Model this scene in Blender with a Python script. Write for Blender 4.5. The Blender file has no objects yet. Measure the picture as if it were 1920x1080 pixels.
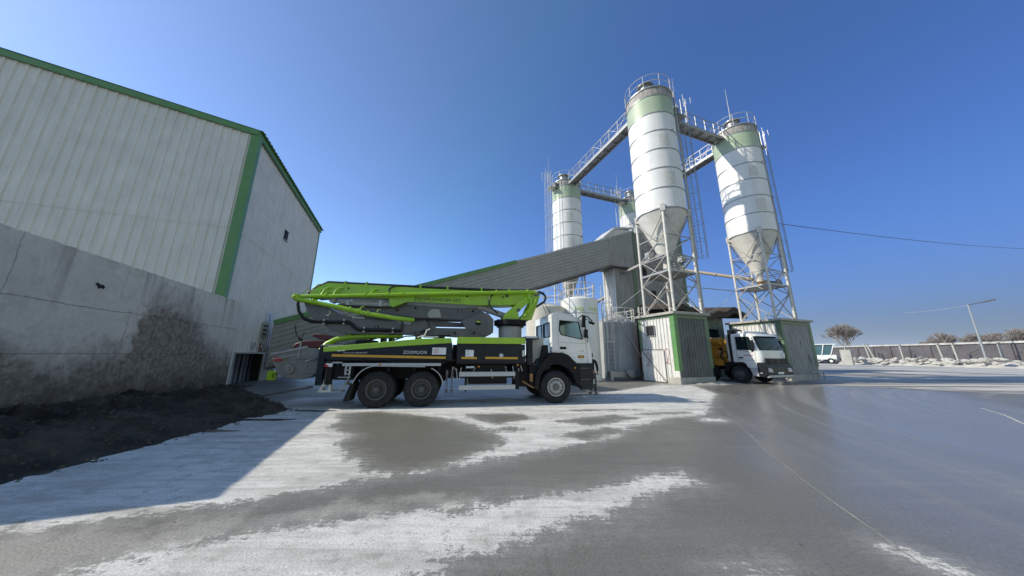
import bpy, bmesh, math, random
import numpy as np
from mathutils import Vector, Matrix, Euler, noise
random.seed(7)
R = math.radians
S = bpy.context.scene
C = S.collection
# ------------------------------------------------------------------ camera
cam = bpy.data.cameras.new('camera'); co = bpy.data.objects.new('camera', cam); C.objects.link(co); S.camera = co
cam.sensor_width = 36; cam.lens = 36*552/1920; cam.clip_start = .05; cam.clip_end = 3000
PITCH = math.atan(125/552); ROLL = R(-.3)
fw = Vector((0, math.cos(PITCH), math.sin(PITCH))); up0 = Vector((0, -math.sin(PITCH), math.cos(PITCH))); rt0 = Vector((1, 0, 0))
rt = rt0*math.cos(ROLL)-up0*math.sin(ROLL); upv = up0*math.cos(ROLL)+rt0*math.sin(ROLL)
co.matrix_world = Matrix.Translation((0, 0, 1.65)) @ Matrix((rt, upv, -fw)).transposed().to_4x4()
S.render.resolution_x = 1024; S.render.resolution_y = 576
# ------------------------------------------------------------------ light
SUN_AZ, SUN_EL = R(265), R(35)
w = bpy.data.worlds.new('World'); S.world = w; w.use_nodes = True
nt = w.node_tree; bg = nt.nodes['Background']
sky = nt.nodes.new('ShaderNodeTexSky'); sky.sky_type = 'NISHITA'; sky.sun_disc = False
sky.sun_elevation = SUN_EL; sky.sun_rotation = SUN_AZ; sky.air_density = .6; sky.dust_density = .3; sky.ozone_density = 3.0; sky.altitude = 100
# the plain sky is graded by angle to the sun and height over the horizon (dusty horizon, bright side towards the sun)
_n, _l = nt.nodes, nt.links
def _m(op, a, b=None, clamp=False):
    q = _n.new('ShaderNodeMath'); q.operation = op; q.use_clamp = clamp
    for i, v in enumerate((a, b)):
        if v is None: continue
        if isinstance(v, (int, float)): q.inputs[i].default_value = v
        else: _l.new(v, q.inputs[i])
    return q.outputs[0]
_tc = _n.new('ShaderNodeTexCoord'); _dot = _n.new('ShaderNodeVectorMath'); _dot.operation = 'DOT_PRODUCT'; _l.new(_tc.outputs['Generated'], _dot.inputs[0])
_dot.inputs[1].default_value = (math.sin(SUN_AZ)*math.cos(SUN_EL), math.cos(SUN_AZ)*math.cos(SUN_EL), math.sin(SUN_EL))
_sep = _n.new('ShaderNodeSeparateXYZ'); _l.new(_tc.outputs['Generated'], _sep.inputs[0])
_c = _dot.outputs['Value']; _h = _m('EXPONENT', _m('MULTIPLY', _m('MAXIMUM', _sep.outputs[2], 0.), -1/.12)); _ch = _m('MULTIPLY', _c, _h)
_W = ((.37, .63, .88), (.80, .72, .50), (.27, -.60, -1.25), (1.9, 1.9, 2.0), (.9, 1.7, 2.5)); _out = []
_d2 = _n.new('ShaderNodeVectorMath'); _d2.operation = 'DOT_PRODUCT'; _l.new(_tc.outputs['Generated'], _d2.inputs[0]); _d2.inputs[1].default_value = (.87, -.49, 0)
_h4 = _m('POWER', _h, 4.)
_far = _m('MAXIMUM', _m('MULTIPLY', _sep.outputs[1], -3., True), _m('MULTIPLY', _m('SUBTRACT', _sep.outputs[2], .86), 8., True))      # unseen sky overhead and behind, tinted less blue to neutralise the shade
_back_fill = _m('MULTIPLY', _m('SUBTRACT', _d2.outputs['Value'], .62), 3., True)      # added warm fill in the unseen sky, right and behind, lifts shaded walls
for k in range(3):
    e = _m('ADD', _W[0][k], _m('MULTIPLY', _c, _W[1][k])); e = _m('ADD', e, _m('MULTIPLY', _h, _W[2][k])); e = _m('ADD', e, _m('MULTIPLY', _ch, _W[3][k]))
    e = _m('ADD', e, _m('MULTIPLY', _h4, _W[4][k]))
    _out.append(_m('MULTIPLY', _m('SUBTRACT', 1., _m('MULTIPLY', _far, (0., .09, .25)[k])), _m('MULTIPLY', _m('EXPONENT', _m('MINIMUM', e, (.84, .88, .93)[k])), _m('ADD', 1., _m('MULTIPLY', _back_fill, (3.8, 2.3, .5)[k])))))
_cmb = _n.new('ShaderNodeCombineColor')
for k in range(3): _l.new(_out[k], _cmb.inputs[k])
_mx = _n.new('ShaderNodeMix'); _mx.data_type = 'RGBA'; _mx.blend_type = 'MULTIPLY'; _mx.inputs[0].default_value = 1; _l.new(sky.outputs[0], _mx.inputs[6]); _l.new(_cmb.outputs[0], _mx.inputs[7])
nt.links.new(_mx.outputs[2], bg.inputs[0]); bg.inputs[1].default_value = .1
sl = bpy.data.lights.new('sun', 'SUN'); sl.energy = 4.3; sl.angle = R(.5); sl.color = (1, .93, .77)
so = bpy.data.objects.new('sun', sl); C.objects.link(so)
sd = Vector((math.sin(SUN_AZ)*math.cos(SUN_EL), math.cos(SUN_AZ)*math.cos(SUN_EL), math.sin(SUN_EL)))
so.rotation_euler = (-sd).to_track_quat('-Z', 'Y').to_euler(); so.location = sd*60
S.view_settings.view_transform = 'Standard'; S.view_settings.look = 'None'; S.view_settings.exposure = .1; S.view_settings.gamma = 1
S.render.engine = 'CYCLES'

# ------------------------------------------------------------------ materials
def mat(name, col, rough=.6, metal=0, var=.12, scale=3., dirt=None, dirt_amt=0., streak=False, bump=0., bscale=40., spec=.5, alpha=1, coat=0):
    m = bpy.data.materials.new(name); m.use_nodes = True
    n, l = m.node_tree.nodes, m.node_tree.links
    b = n['Principled BSDF']; b.inputs['Roughness'].default_value = rough; b.inputs['Metallic'].default_value = metal
    b.inputs['Specular IOR Level'].default_value = spec; b.inputs['Coat Weight'].default_value = coat
    tc = n.new('ShaderNodeTexCoord')
    no = n.new('ShaderNodeTexNoise'); no.inputs['Scale'].default_value = scale; no.inputs['Detail'].default_value = 6; no.inputs['Roughness'].default_value = .65
    src = tc.outputs['Object']
    l.new(src, no.inputs['Vector'])
    mr = n.new('ShaderNodeMapRange'); mr.inputs[1].default_value = .3; mr.inputs[2].default_value = .7
    mr.inputs[3].default_value = 1-var; mr.inputs[4].default_value = 1+var; l.new(no.outputs[0], mr.inputs[0])
    mul = n.new('ShaderNodeMix'); mul.data_type = 'RGBA'; mul.blend_type = 'MULTIPLY'; mul.inputs[0].default_value = 1
    mul.inputs[6].default_value = (*col, 1); l.new(mr.outputs[0], mul.inputs[7])
    out = mul.outputs[2]
    if dirt:
        n2 = n.new('ShaderNodeTexNoise'); n2.inputs['Scale'].default_value = 1.; n2.inputs['Detail'].default_value = 8; n2.inputs['Roughness'].default_value = .7
        mp = n.new('ShaderNodeMapping'); l.new(src, mp.inputs[0]); l.new(mp.outputs[0], n2.inputs['Vector'])
        mp.inputs['Scale'].default_value = (7, 7, .5) if streak else (scale*.7,)*3
        m2 = n.new('ShaderNodeMapRange'); m2.inputs[1].default_value = .42; m2.inputs[2].default_value = .75; m2.inputs[4].default_value = dirt_amt
        l.new(n2.outputs[0], m2.inputs[0])
        mx = n.new('ShaderNodeMix'); mx.data_type = 'RGBA'; l.new(m2.outputs[0], mx.inputs[0]); l.new(out, mx.inputs[6]); mx.inputs[7].default_value = (*dirt, 1)
        out = mx.outputs[2]
    l.new(out, b.inputs['Base Color'])
    if bump:
        n3 = n.new('ShaderNodeTexNoise'); n3.inputs['Scale'].default_value = bscale; n3.inputs['Detail'].default_value = 5; l.new(src, n3.inputs['Vector'])
        bp = n.new('ShaderNodeBump'); bp.inputs['Strength'].default_value = bump; bp.inputs['Distance'].default_value = .02
        l.new(n3.outputs[0], bp.inputs['Height']); l.new(bp.outputs[0], b.inputs['Normal'])
    return m

def glass_mat(name, col=(.02, .03, .035), rough=.04):
    m = mat(name, col, rough, 0, .02, spec=.8); return m

M = {}
M['clad'] = mat('white_cladding', (.66, .66, .65), .45, 0, .09, .9, (.42, .41, .39), .4, True, .25, 1.3)
M['cladgrey'] = mat('grey_cladding', (.34, .34, .335), .5, 0, .1, 1.5, (.22, .21, .2), .5, True)
M['cladshade'] = mat('shade_side_cladding', (.34, .34, .325), .6, 0, .15, 1.5, (.17, .165, .16), .8, True)  # greyer cladding for faces off the sun: shade in the colour, plus streaks
M['cladshadedark'] = mat('dark_shade_side_cladding', (.12, .125, .125), .6, 0, .4, .7, (.20, .20, .195), .25, True)  # darkest cladding for the shaded room walls: shade in the colour, plus smudges
M['cladroom'] = mat('streaked_cladding', (.66, .66, .64), .5, 0, .1, 2, (.28, .27, .26), .5, True)
M['green'] = mat('green_trim', (.10, .25, .085), .45, 0, .12, 3, (.2, .26, .17), .4, True)
M['greendark'] = mat('dull_green_trim', (.10, .17, .10), .5, 0, .15, 3, (.2, .22, .18), .5, True)
M['greenfade'] = mat('faded_green_paint', (.36, .46, .31), .5, 0, .18, .8, (.40, .41, .36), 1., True)
M['silo'] = mat('white_silo_paint', (.74, .74, .73), .42, 0, .06, .9, (.52, .51, .48), .4, True)
M['silogrey'] = mat('weathered_silo_paint', (.20, .19, .175), .6, 0, .45, 2.0, (.66, .64, .60), .75, True)
M['fadepatch'] = mat('faded_sign_patch', (.64, .63, .59), .6, 0, .12, 5, (.5, .49, .44), .7)
M['cone'] = mat('dusty_cone_paint', (.6, .59, .55), .55, 0, .12, 1.5, (.4, .37, .32), .6, True)
M['steelwhite'] = mat('painted_steel', (.62, .61, .57), .5, 0, .15, 6, (.32, .27, .22), .5)
M['steelgrey'] = mat('galvanised_steel', (.36, .37, .38), .45, .5, .15, 8, (.2, .19, .17), .4)
M['steelbrace'] = mat('grey_brace_paint', (.36, .35, .33), .6, 0, .2, 5, (.2, .17, .14), .5)
M['steeldark'] = mat('dark_steel', (.14, .14, .14), .5, .4, .2, 6)
M['roofdark'] = mat('rusty_roof_sheet', (.035, .03, .027), .8, 0, .4, 3, (.12, .08, .055), .5, bump=.2)
M['slab'] = mat('concrete_slab', (.40, .39, .36), .8, 0, .15, 3, (.2, .19, .17), .5, bump=.2)
M['tank'] = mat('tank_paint', (.72, .73, .72), .38, 0, .06, 1, (.45, .44, .42), .4, True)
M['tankgrey'] = mat('dusty_tank_paint', (.40, .41, .41), .55, 0, .15, 1.3, (.22, .22, .21), .7, True)
M['lime'] = mat('lime_paint', (.30, .54, .010), .36, 0, .12, 4, (.28, .34, .12), .45, coat=.25)
M['limetext'] = mat('lime_lettering', (.45, .60, .10), .5)
M['armgrey'] = mat('arm_grey_paint', (.10, .102, .108), .45, 0, .15, 3, (.20, .195, .19), .45, coat=.15)
M['armlight'] = mat('light_grey_paint', (.38, .38, .37), .45, 0, .08, 5)
M['navy'] = mat('navy_paint', (.008, .012, .020), .42, 0, .15, 4, (.05, .05, .05), .15, spec=.3)
M['yellow'] = mat('yellow_reflector', (.62, .34, .03), .4, 0, .05, 8)
M['black'] = mat('black_plastic', (.007, .007, .009), .6, 0, .2, 9, (.03, .03, .03), .3, spec=.25)
M['rubber'] = mat('tyre_rubber', (.010, .011, .014), .85, 0, .25, 8, (.05, .05, .052), .5, bump=.3, bscale=60)
M['hose'] = mat('black_hose', (.014, .014, .016), .38, 0, .1, 9)
M['rim'] = mat('rim_grey', (.10, .10, .10), .6, .2, .15, 10, (.05, .045, .04), .5)
M['rimlight'] = mat('rim_silver', (.42, .42, .41), .45, .5, .15, 10, (.2, .18, .16), .5)
M['cab'] = mat('white_cab_paint', (.74, .75, .75), .32, 0, .05, 3, (.46, .44, .41), .4, coat=.4)
M['alu'] = mat('aluminium', (.45, .46, .48), .45, .2, .08, 8)
M['glass'] = mat('window_glass', (.010, .020, .022), .15, 0, .02, spec=.3); M['glass2'] = glass_mat('pale_window_glass', (.10, .13, .12), .06)
M['tealglass'] = mat('teal_glass', (.05, .11, .13), .3, 0, .1, 1)
M['curtain'] = mat('pale_window_view', (.42, .50, .46), .35, 0, .2, 3)
M['dark'] = mat('dark_interior', (.012, .014, .018), .8)
M['orange'] = mat('amber_paint', (.55, .24, .012), .4, 0, .15, 3, (.3, .18, .06), .5, coat=.2)
M['maroon'] = mat('maroon_paint', (.09, .014, .022), .5, 0, .2, 5)
M['red'] = mat('red_marker', (.45, .03, .03), .6); M['redfade'] = mat('faded_red_spray', (.42, .10, .08), .8, 0, .3, 20)
M['white'] = mat('white_sticker', (.72, .73, .75), .45); M['blackpaint'] = mat('black_lettering', (.02, .02, .02), .5)
M['greyspray'] = mat('grey_spray', (.07, .07, .07), .8)
M['sign'] = mat('pale_sign', (.5, .53, .58), .5, 0, .1, 10); M['signyellow'] = mat('yellowed_sign', (.42, .38, .20), .6, 0, .15, 10)
M['skin'] = mat('skin', (.42, .24, .17), .55, 0, .05); M['jacket'] = mat('dark_jacket', (.02, .022, .03), .85, 0, .3, 20); M['trousers'] = mat('brown_trousers', (.13, .11, .09), .9, 0, .3, 25)
M['shoe'] = mat('grey_shoes', (.22, .2, .18), .8, 0, .2, 20); M['hair'] = mat('dark_hair', (.02, .015, .012), .7)
M['rubble'] = mat('chalky_rubble', (.50, .485, .45), .9, 0, .25, 1.2, (.24, .225, .20), .8, bump=1., bscale=3)
M['spill'] = mat('cement_spill', (.36, .35, .325), .9, 0, .25, 2.5, (.2, .19, .175), .7, bump=.8, bscale=12)
M['bark'] = mat('hazed_branches', (.27, .245, .23), .9, 0, .2, 5); M['scrub'] = mat('scrub_leaf', (.09, .10, .06), .9, 0, .3, 2)  # branches greyed, distance haze is mixed into their colour
M['beige'] = mat('beige_tube_paint', (.50, .42, .33), .5, 0, .12, 3, (.3, .24, .18), .5)
M['rust'] = mat('rusty_steel', (.30, .16, .07), .7, 0, .3, 8)
M['farwall'] = mat('far_wall_panel', (.10, .093, .10), .85, 0, .3, .5)
M['wood'] = mat('grey_board', (.15, .145, .14), .8, 0, .2, 4)
M['pipewhite'] = mat('pale_pipe', (.55, .55, .55), .5)
M['lamp'] = mat('lens_glass', (.55, .56, .58), .15, 0, .05); M['amber'] = mat('amber_lens', (.6, .22, .02), .2)

# ------------------------------------------------------------------ mesh helpers
SPLIT = {'fender', 'vent_frame', 'lifting_eye', 'fittings', 'hydraulic_lines', 'deck_fitting', 'wiper', 'corner_trim', 'fascia', 'hinge_plate', 'boom_rest', 'motor', 'side_guard', 'guard_post', 'pilasters', 'mirror', 'opening', 'pipe_clamp', 'hose_clamp', 'access_hole', 'fitting', 'valve', 'data_plate', 'turret_pin', 'step', 'lower_step', 'side_marker', 'rear_window', 'door_gap', 'splash_guard', 'deck', 'rear_step', 'front_pillar', 'exhaust_box', 'roof_light', 'cylinder_fitting', 'pipe_bracket', 'window_seal', 'post', 'headlight', 'outrigger_post', 'wheel_lug', 'base_frame', 'drum_frame', 'strip_curtain', 'cable_clip', 'trestle', 'lug', 'side_window', 'stay_wire', 'plate_lines', 'bracket', 'ladder'}
class MB:
    def __init__(s): s.v = []; s.f = []; s.p = []
    def add(s, vs, fs):
        o = len(s.v); f0 = len(s.f); s.v += [tuple(v) for v in vs]; s.f += [tuple(i+o for i in f) for f in fs]; s.p.append((o, len(s.v), f0, len(s.f))); return s
    def box(s, c, d, rz=0, ry=0, rx=0):
        m = Euler((rx, ry, rz)).to_matrix(); c = Vector(c)
        vs = [c+m @ Vector((x*d[0]/2, y*d[1]/2, z*d[2]/2)) for x in (-1, 1) for y in (-1, 1) for z in (-1, 1)]
        return s.add(vs, [(0, 1, 3, 2), (4, 6, 7, 5), (0, 4, 5, 1), (2, 3, 7, 6), (0, 2, 6, 4), (1, 5, 7, 3)])
    def mm(s, a, b):
        return s.box([(a[i]+b[i])/2 for i in range(3)], [abs(b[i]-a[i]) for i in range(3)])
    def beam(s, p0, p1, w_, h_=None, side=None):
        h_ = h_ or w_; p0 = Vector(p0); p1 = Vector(p1); d = (p1-p0).normalized()
        u = Vector((0, 0, 1)) if abs(d.z) < .95 else Vector((1, 0, 0))
        if side: u = Vector(side)
        x = d.cross(u).normalized(); y = x.cross(d).normalized()
        vs = [p+x*a*w_/2+y*b*h_/2 for p in (p0, p1) for a, b in ((-1, -1), (1, -1), (1, 1), (-1, 1))]
        return s.add(vs, [(3, 2, 1, 0), (4, 5, 6, 7), (0, 1, 5, 4), (1, 2, 6, 5), (2, 3, 7, 6), (3, 0, 4, 7)])
    def angle(s, p0, p1, w_, t=.012):          # rolled angle section
        p0 = Vector(p0); p1 = Vector(p1); d = (p1-p0).normalized(); u = Vector((0, 0, 1)) if abs(d.z) < .95 else Vector((1, 0, 0))
        x = d.cross(u).normalized(); y = x.cross(d).normalized()
        s.beam(p0+y*w_/2, p1+y*w_/2, w_, t*1.5); s.beam(p0+x*w_/2, p1+x*w_/2, t*1.5, w_*.98); return s
    def cyl(s, p0, p1, r0, r1=None, n=14, cap=True):
        r1 = r0 if r1 is None else r1; p0 = Vector(p0); p1 = Vector(p1); d = (p1-p0).normalized()
        u = Vector((0, 0, 1)) if abs(d.z) < .95 else Vector((1, 0, 0)); x = d.cross(u).normalized(); y = x.cross(d)
        vs = [p+(x*math.cos(2*math.pi*i/n)+y*math.sin(2*math.pi*i/n))*r for p, r in ((p0, r0), (p1, r1)) for i in range(n)]
        fs = [(i, (i+1) % n, n+(i+1) % n, n+i) for i in range(n)]
        if cap: fs += [tuple(range(n-1, -1, -1)), tuple(range(n, 2*n))]
        return s.add(vs, fs)
    def tube(s, pts, r, n=8, closed=False):
        pts = [Vector(p) for p in pts]; k = len(pts); rings = []
        prev = None
        for i, p in enumerate(pts):
            a = pts[(i-1) % k] if (i or closed) else p; b = pts[(i+1) % k] if (i < k-1 or closed) else p
            d = (b-a).normalized()
            if prev is None:
                u = Vector((0, 0, 1)) if abs(d.z) < .9 else Vector((1, 0, 0)); x = d.cross(u).normalized()
            else: x = (prev-d*prev.dot(d)).normalized()
            prev = x; y = d.cross(x)
            rr = r[i] if isinstance(r, (list, tuple)) else r
            rings.append([p+(x*math.cos(2*math.pi*j/n)+y*math.sin(2*math.pi*j/n))*rr for j in range(n)])
        vs = [v for q in rings for v in q]; fs = []
        for i in range(k if closed else k-1):
            a, b = i*n, ((i+1) % k)*n
            fs += [(a+j, a+(j+1) % n, b+(j+1) % n, b+j) for j in range(n)]
        if not closed: fs += [tuple(range(n-1, -1, -1)), tuple(range((k-1)*n, k*n))]
        return s.add(vs, fs)
    def prism(s, pts, a, b, plane='xz'):
        f = {'xz': lambda p, t: (p[0], t, p[1]), 'xy': lambda p, t: (p[0], p[1], t), 'yz': lambda p, t: (t, p[0], p[1])}[plane]
        n = len(pts); vs = [f(p, a) for p in pts]+[f(p, b) for p in pts]
        return s.add(vs, [tuple(range(n)), tuple(range(2*n-1, n-1, -1))]+[(i, i+n, (i+1) % n+n, (i+1) % n) for i in range(n)])
    def lathe(s, prof, n=32, c=(0, 0, 0), axis='z', a0=0, a1=2*math.pi):
        full = abs(a1-a0-2*math.pi) < 1e-6; m = n if full else n+1; vs = []
        for r, h in prof:
            for i in range(m):
                t = a0+(a1-a0)*i/n; x, y = r*math.cos(t), r*math.sin(t)
                vs.append((c[0]+x, c[1]+y, c[2]+h) if axis == 'z' else (c[0]+x, c[1]+h, c[2]+y) if axis == 'y' else (c[0]+h, c[1]+x, c[2]+y))
        fs = []
        for k in range(len(prof)-1):
            for i in range(m if full else n):
                fs.append((k*m+i, k*m+(i+1) % m, (k+1)*m+(i+1) % m, (k+1)*m+i))
        return s.add(vs, fs)
    def corr(s, o, a, la, b, nrm, pitch, dep, la2=None, duty=.15):
        # ribs run along a (length la .. la2 across), repeated across vector b (full extent)
        o, a, b, nrm = Vector(o), Vector(a).normalized(), Vector(b), Vector(nrm).normalized()
        L = b.length; bd = b.normalized(); k = max(1, round(L/pitch)); p = L/k; xs = []
        for i in range(k):
            x0 = i*p; xs += [(x0, 0), (x0+p*(1-duty-.16), 0), (x0+p*(1-duty-.08), dep), (x0+p*(1-.08), dep)]
        xs.append((L, 0)); n = len(xs)
        lf = la if callable(la) else (lambda t: la)
        bot = [o+bd*x+nrm*d for x, d in xs]; top = [q+a*lf(x) for q, (x, d) in zip(bot, xs)]
        return s.add(bot+top, [(i, i+1, n+i+1, n+i) for i in range(n-1)])
    def clusters(s):
        n = len(s.p); bb = []
        for v0, v1, f0, f1 in s.p:
            a_ = np.array(s.v[v0:v1]); bb.append((a_.min(0)-.012, a_.max(0)+.012))
        g = list(range(n))
        def find(i):
            while g[i] != i: i = g[i]
            return i
        for i in range(n):
            for j in range(i):
                if (bb[i][0] <= bb[j][1]).all() and (bb[j][0] <= bb[i][1]).all(): g[find(i)] = find(j)
        out = {}
        for i in range(n): out.setdefault(find(i), []).append(i)
        return list(out.values())
    def build(s, name, m, parent=None, ang=35, bevel=0, sub=0):
        if name in SPLIT and parent is not None and len(s.p) > 1:
            cl = s.clusters()
            if len(cl) > 1:
                o = None
                for c_ in cl:
                    t = MB()
                    if getattr(s, 'open', False): t.open = True
                    for i in c_:
                        v0, v1, f0, f1 = s.p[i]; t.add(s.v[v0:v1], [tuple(k-v0 for k in f) for f in s.f[f0:f1]])
                    t.whole = True; o = t._build(name, m, parent, ang, bevel, sub)
                return o
        return s._build(name, m, parent, ang, bevel, sub)
    def _build(s, name, m, parent=None, ang=35, bevel=0, sub=0):
        me = bpy.data.meshes.new(name); me.from_pydata(s.v, [], s.f); me.validate(); me.update()
        bm = bmesh.new(); bm.from_mesh(me); bmesh.ops.recalc_face_normals(bm, faces=bm.faces) if not getattr(s, 'open', False) else None
        bm.to_mesh(me); bm.free()
        me.polygons.foreach_set('use_smooth', [True]*len(me.polygons)); me.set_sharp_from_angle(angle=R(ang))
        o = bpy.data.objects.new(name, me); C.objects.link(o); me.materials.append(m if not isinstance(m, str) else M[m])
        if parent: o.parent = parent
        if bevel:
            q = o.modifiers.new('bevel', 'BEVEL'); q.width = bevel; q.segments = 2; q.limit_method = 'ANGLE'; q.angle_limit = R(40); q.harden_normals = False
        if sub:
            q = o.modifiers.new('sub', 'SUBSURF'); q.levels = sub; q.render_levels = sub
        return o
def tag(o, label=None, cat=None, group=None, kind=None):
    if label: o['label'] = label
    if cat: o['category'] = cat
    if group: o['group'] = group
    if kind: o['kind'] = kind
    return o
def thing(name, label, cat, loc=(0, 0, 0), rz=0, group=None):
    o = bpy.data.objects.new(name, None); C.objects.link(o); o.location = loc; o.rotation_euler = (0, 0, rz); o.empty_display_size = .2
    return tag(o, label, cat, group)
def copy_tree(o, parent=None):
    c = o.copy(); C.objects.link(c); c.parent = parent
    for ch in list(o.children): copy_tree(ch, c)
    return c
def text(name, body, size, m, parent, loc, rot, ext=.003, bold=.0, sx=1, shear=0, width=None):
    cu = bpy.data.curves.new(name, 'FONT'); cu.body = body; cu.size = size; cu.extrude = ext; cu.offset = 0; cu.shear = shear; cu.space_character = 1.12 if len(body) > 3 else 1
    t = bpy.data.objects.new(name, cu); C.objects.link(t)
    dg = bpy.context.evaluated_depsgraph_get(); me = bpy.data.meshes.new_from_object(t.evaluated_get(dg)); bpy.data.objects.remove(t)
    o = bpy.data.objects.new(name, me); C.objects.link(o); me.materials.clear(); me.materials.append(M[m])
    if width: sx = width/max(v.co.x for v in me.vertices)
    o.parent = parent; o.location = loc; o.rotation_euler = rot; o.scale = (sx, 1, 1)
    return o

# ------------------------------------------------------------------ ground
def line_coords(lo, hi, a, b, step, far):
    xs = list(np.arange(a, b+step/2, step)); s_ = step
    while xs[-1] < hi: s_ *= 1.16; xs.append(min(xs[-1]+s_, hi))
    s_ = step; pre = []
    x = a
    while x > lo: s_ *= 1.16; x = max(x-s_, lo); pre.append(x)
    return np.array(pre[::-1]+xs)
GX = line_coords(-900, 900, -7, 11, .085, 0); GY = line_coords(-900, 900, 1.2, 16, .085, 0)
XX, YY = np.meshgrid(GX, GY); nx, ny = len(GX), len(GY)
def sdist(poly):
    """signed distance to a world-space polygon, positive inside"""
    p = np.array(poly, float); d = np.full(XX.shape, 1e9); ins = np.zeros(XX.shape, bool)
    for i in range(len(p)):
        a, b = p[i], p[(i+1) % len(p)]; e = b-a; L = e@e+1e-12
        t = np.clip(((XX-a[0])*e[0]+(YY-a[1])*e[1])/L, 0, 1)
        d = np.minimum(d, np.hypot(XX-a[0]-t*e[0], YY-a[1]-t*e[1]))
        c = ((a[1] > YY) != (b[1] > YY)); xi = a[0]+(YY-a[1])*(b[0]-a[0])/(b[1]-a[1]+1e-12); ins ^= c & (XX < xi)
    return np.where(ins, d, -d)
def ell(cx, cy, rx, ry, rz=0):
    return [(cx+rx*math.cos(t)*math.cos(rz)-ry*math.sin(t)*math.sin(rz), cy+rx*math.cos(t)*math.sin(rz)+ry*math.sin(t)*math.cos(rz)) for t in np.linspace(0, 6.283, 15)[:-1]]
white = [  # dry chalky dust
 [(-8, 3.3), (-8, 12), (-6.2, 12.2), (-5.2, 10.6), (-4, 11.5), (1.6, 12.2), (3.2, 13.2), (8.6, 17.9), (10.4, 17.8), (9.2, 13.9), (6.21, 9.85), (5.6, 9.0), (4.16, 8.46), (2.93, 7.53), (2.08, 6.51), (.38, 5.56), (-.97, 4.83), (-1.62, 4.57), (-2.57, 4.03), (-3.26, 3.68), (-3.94, 3.53), (-4.4, 3.28), (-4.74, 3.17)],
 [(-3.62, 2.5), (-3.2, 2.90), (-2.67, 3.16), (-2.14, 3.38), (-1.46, 3.56), (-.77, 3.77), (-.17, 3.90), (.53, 4.04), (1.36, 4.34), (1.94, 4.62), (2.5, 4.76), (2.46, 4.32), (1.78, 4.08), (1.32, 3.75), (.76, 3.4), (-.04, 3.09), (-.39, 2.91), (-.9, 2.4), (-2, 2.2)],
 ell(5.33, 8.35, .42, .22, .3), ell(1.9, 2.62, .25, .12, .6), ell(3.5, 2.85, .22, .07, -1)]
wet_p = [
 [(-4.8, 8.9), (-4.0, 9.25), (-2.95, 8.9), (-1.33, 8.1), (-.4, 6.9), (-.09, 6.18), (-.53, 5.54), (-1.02, 4.85), (-1.63, 4.61), (-2.1, 4.85), (-2.7, 5.4), (-3.2, 5.95), (-3.33, 6.69), (-4.1, 7.2), (-4.4, 8.2)],
 [(-1.2, 8.97), (.32, 9.01), (.58, 8.37), (-.37, 7.73), (-.97, 8.33)],
 [(1.1, 8.1), (2.9, 8.9), (3.4, 8.5), (1.9, 7.6)], [(.9, 6.7), (2.2, 7.4), (2.6, 7.1), (1.5, 6.4)], ell(-.05, 7.2, .35, .2), ell(2.9, 9.7, 1.1, .12, .1), ell(4.4, 9.2, .9, .13, .2)]
small_wet = [ell(-.61, 3.65, .17, .1), ell(.57, 4.29, .09, .05), ell(1.14, 4.5, .08, .035), ell(.95, 4.4, .04, .02)]
D = np.full(XX.shape, -3.)
for p in white: D = np.maximum(D, sdist(p))
for p in wet_p: D = np.minimum(D, -sdist(p))
for p in small_wet: D = np.minimum(D, -sdist(p)*1.5)
D = np.clip(D, -1, 1)
W_ = np.full(XX.shape, -3.)
for p in wet_p[:2]+small_wet: W_ = np.maximum(W_, sdist(p))
W_ = np.clip(W_, -1, 1)
# mirror-wet yard in front of the base rooms and out to the right
GL = sdist([(3.4, 2.0), (2.9, 4.4), (2.9, 5.6), (4.4, 7.4), (6.4, 9.2), (8.8, 13.5), (9.2, 18.4), (19, 21), (21, 14.5), (17, 10.0), (12, 5), (7, 2)])
GL = np.clip(GL, -2, 2)
FARW = np.clip((np.maximum(sdist([(19, 18), (26, 14), (40, 14), (110, 20), (110, 90), (60, 90), (26, 40), (20, 24)]), -3)), -3, 3)
LT = sdist([(-4.9, 3.2), (-3.8, 2.4), (-2.5, 2.0), (-3.62, 2.6), (-2.67, 3.18), (-1.46, 3.58), (-.4, 3.86), (-1.0, 3.96), (-2.2, 3.6), (-3.6, 3.3)])
LT = np.clip(LT, -1, 1)
me = bpy.data.meshes.new('ground')
ZZ = np.zeros_like(XX)
verts = np.stack([XX.ravel(), YY.ravel(), ZZ.ravel()], 1)
ii, jj = np.meshgrid(np.arange(nx-1), np.arange(ny-1)); a = (jj*nx+ii).ravel()
faces = np.stack([a, a+1, a+nx+1, a+nx], 1)
me.vertices.add(len(verts)); me.vertices.foreach_set('co', verts.ravel())
me.loops.add(faces.size); me.loops.foreach_set('vertex_index', faces.ravel())
me.polygons.add(len(faces)); me.polygons.foreach_set('loop_start', np.arange(0, faces.size, 4)); me.polygons.foreach_set('loop_total', np.full(len(faces), 4))
me.update(calc_edges=True)
for nm, A in (('dust', D), ('damp', W_), ('gloss', GL), ('farw', FARW), ('light', LT)):
    at = me.attributes.new(nm, 'FLOAT', 'POINT'); at.data.foreach_set('value', A.ravel().astype(np.float32))
go = bpy.data.objects.new('ground', me); C.objects.link(go); tag(go, kind='structure')
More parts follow.
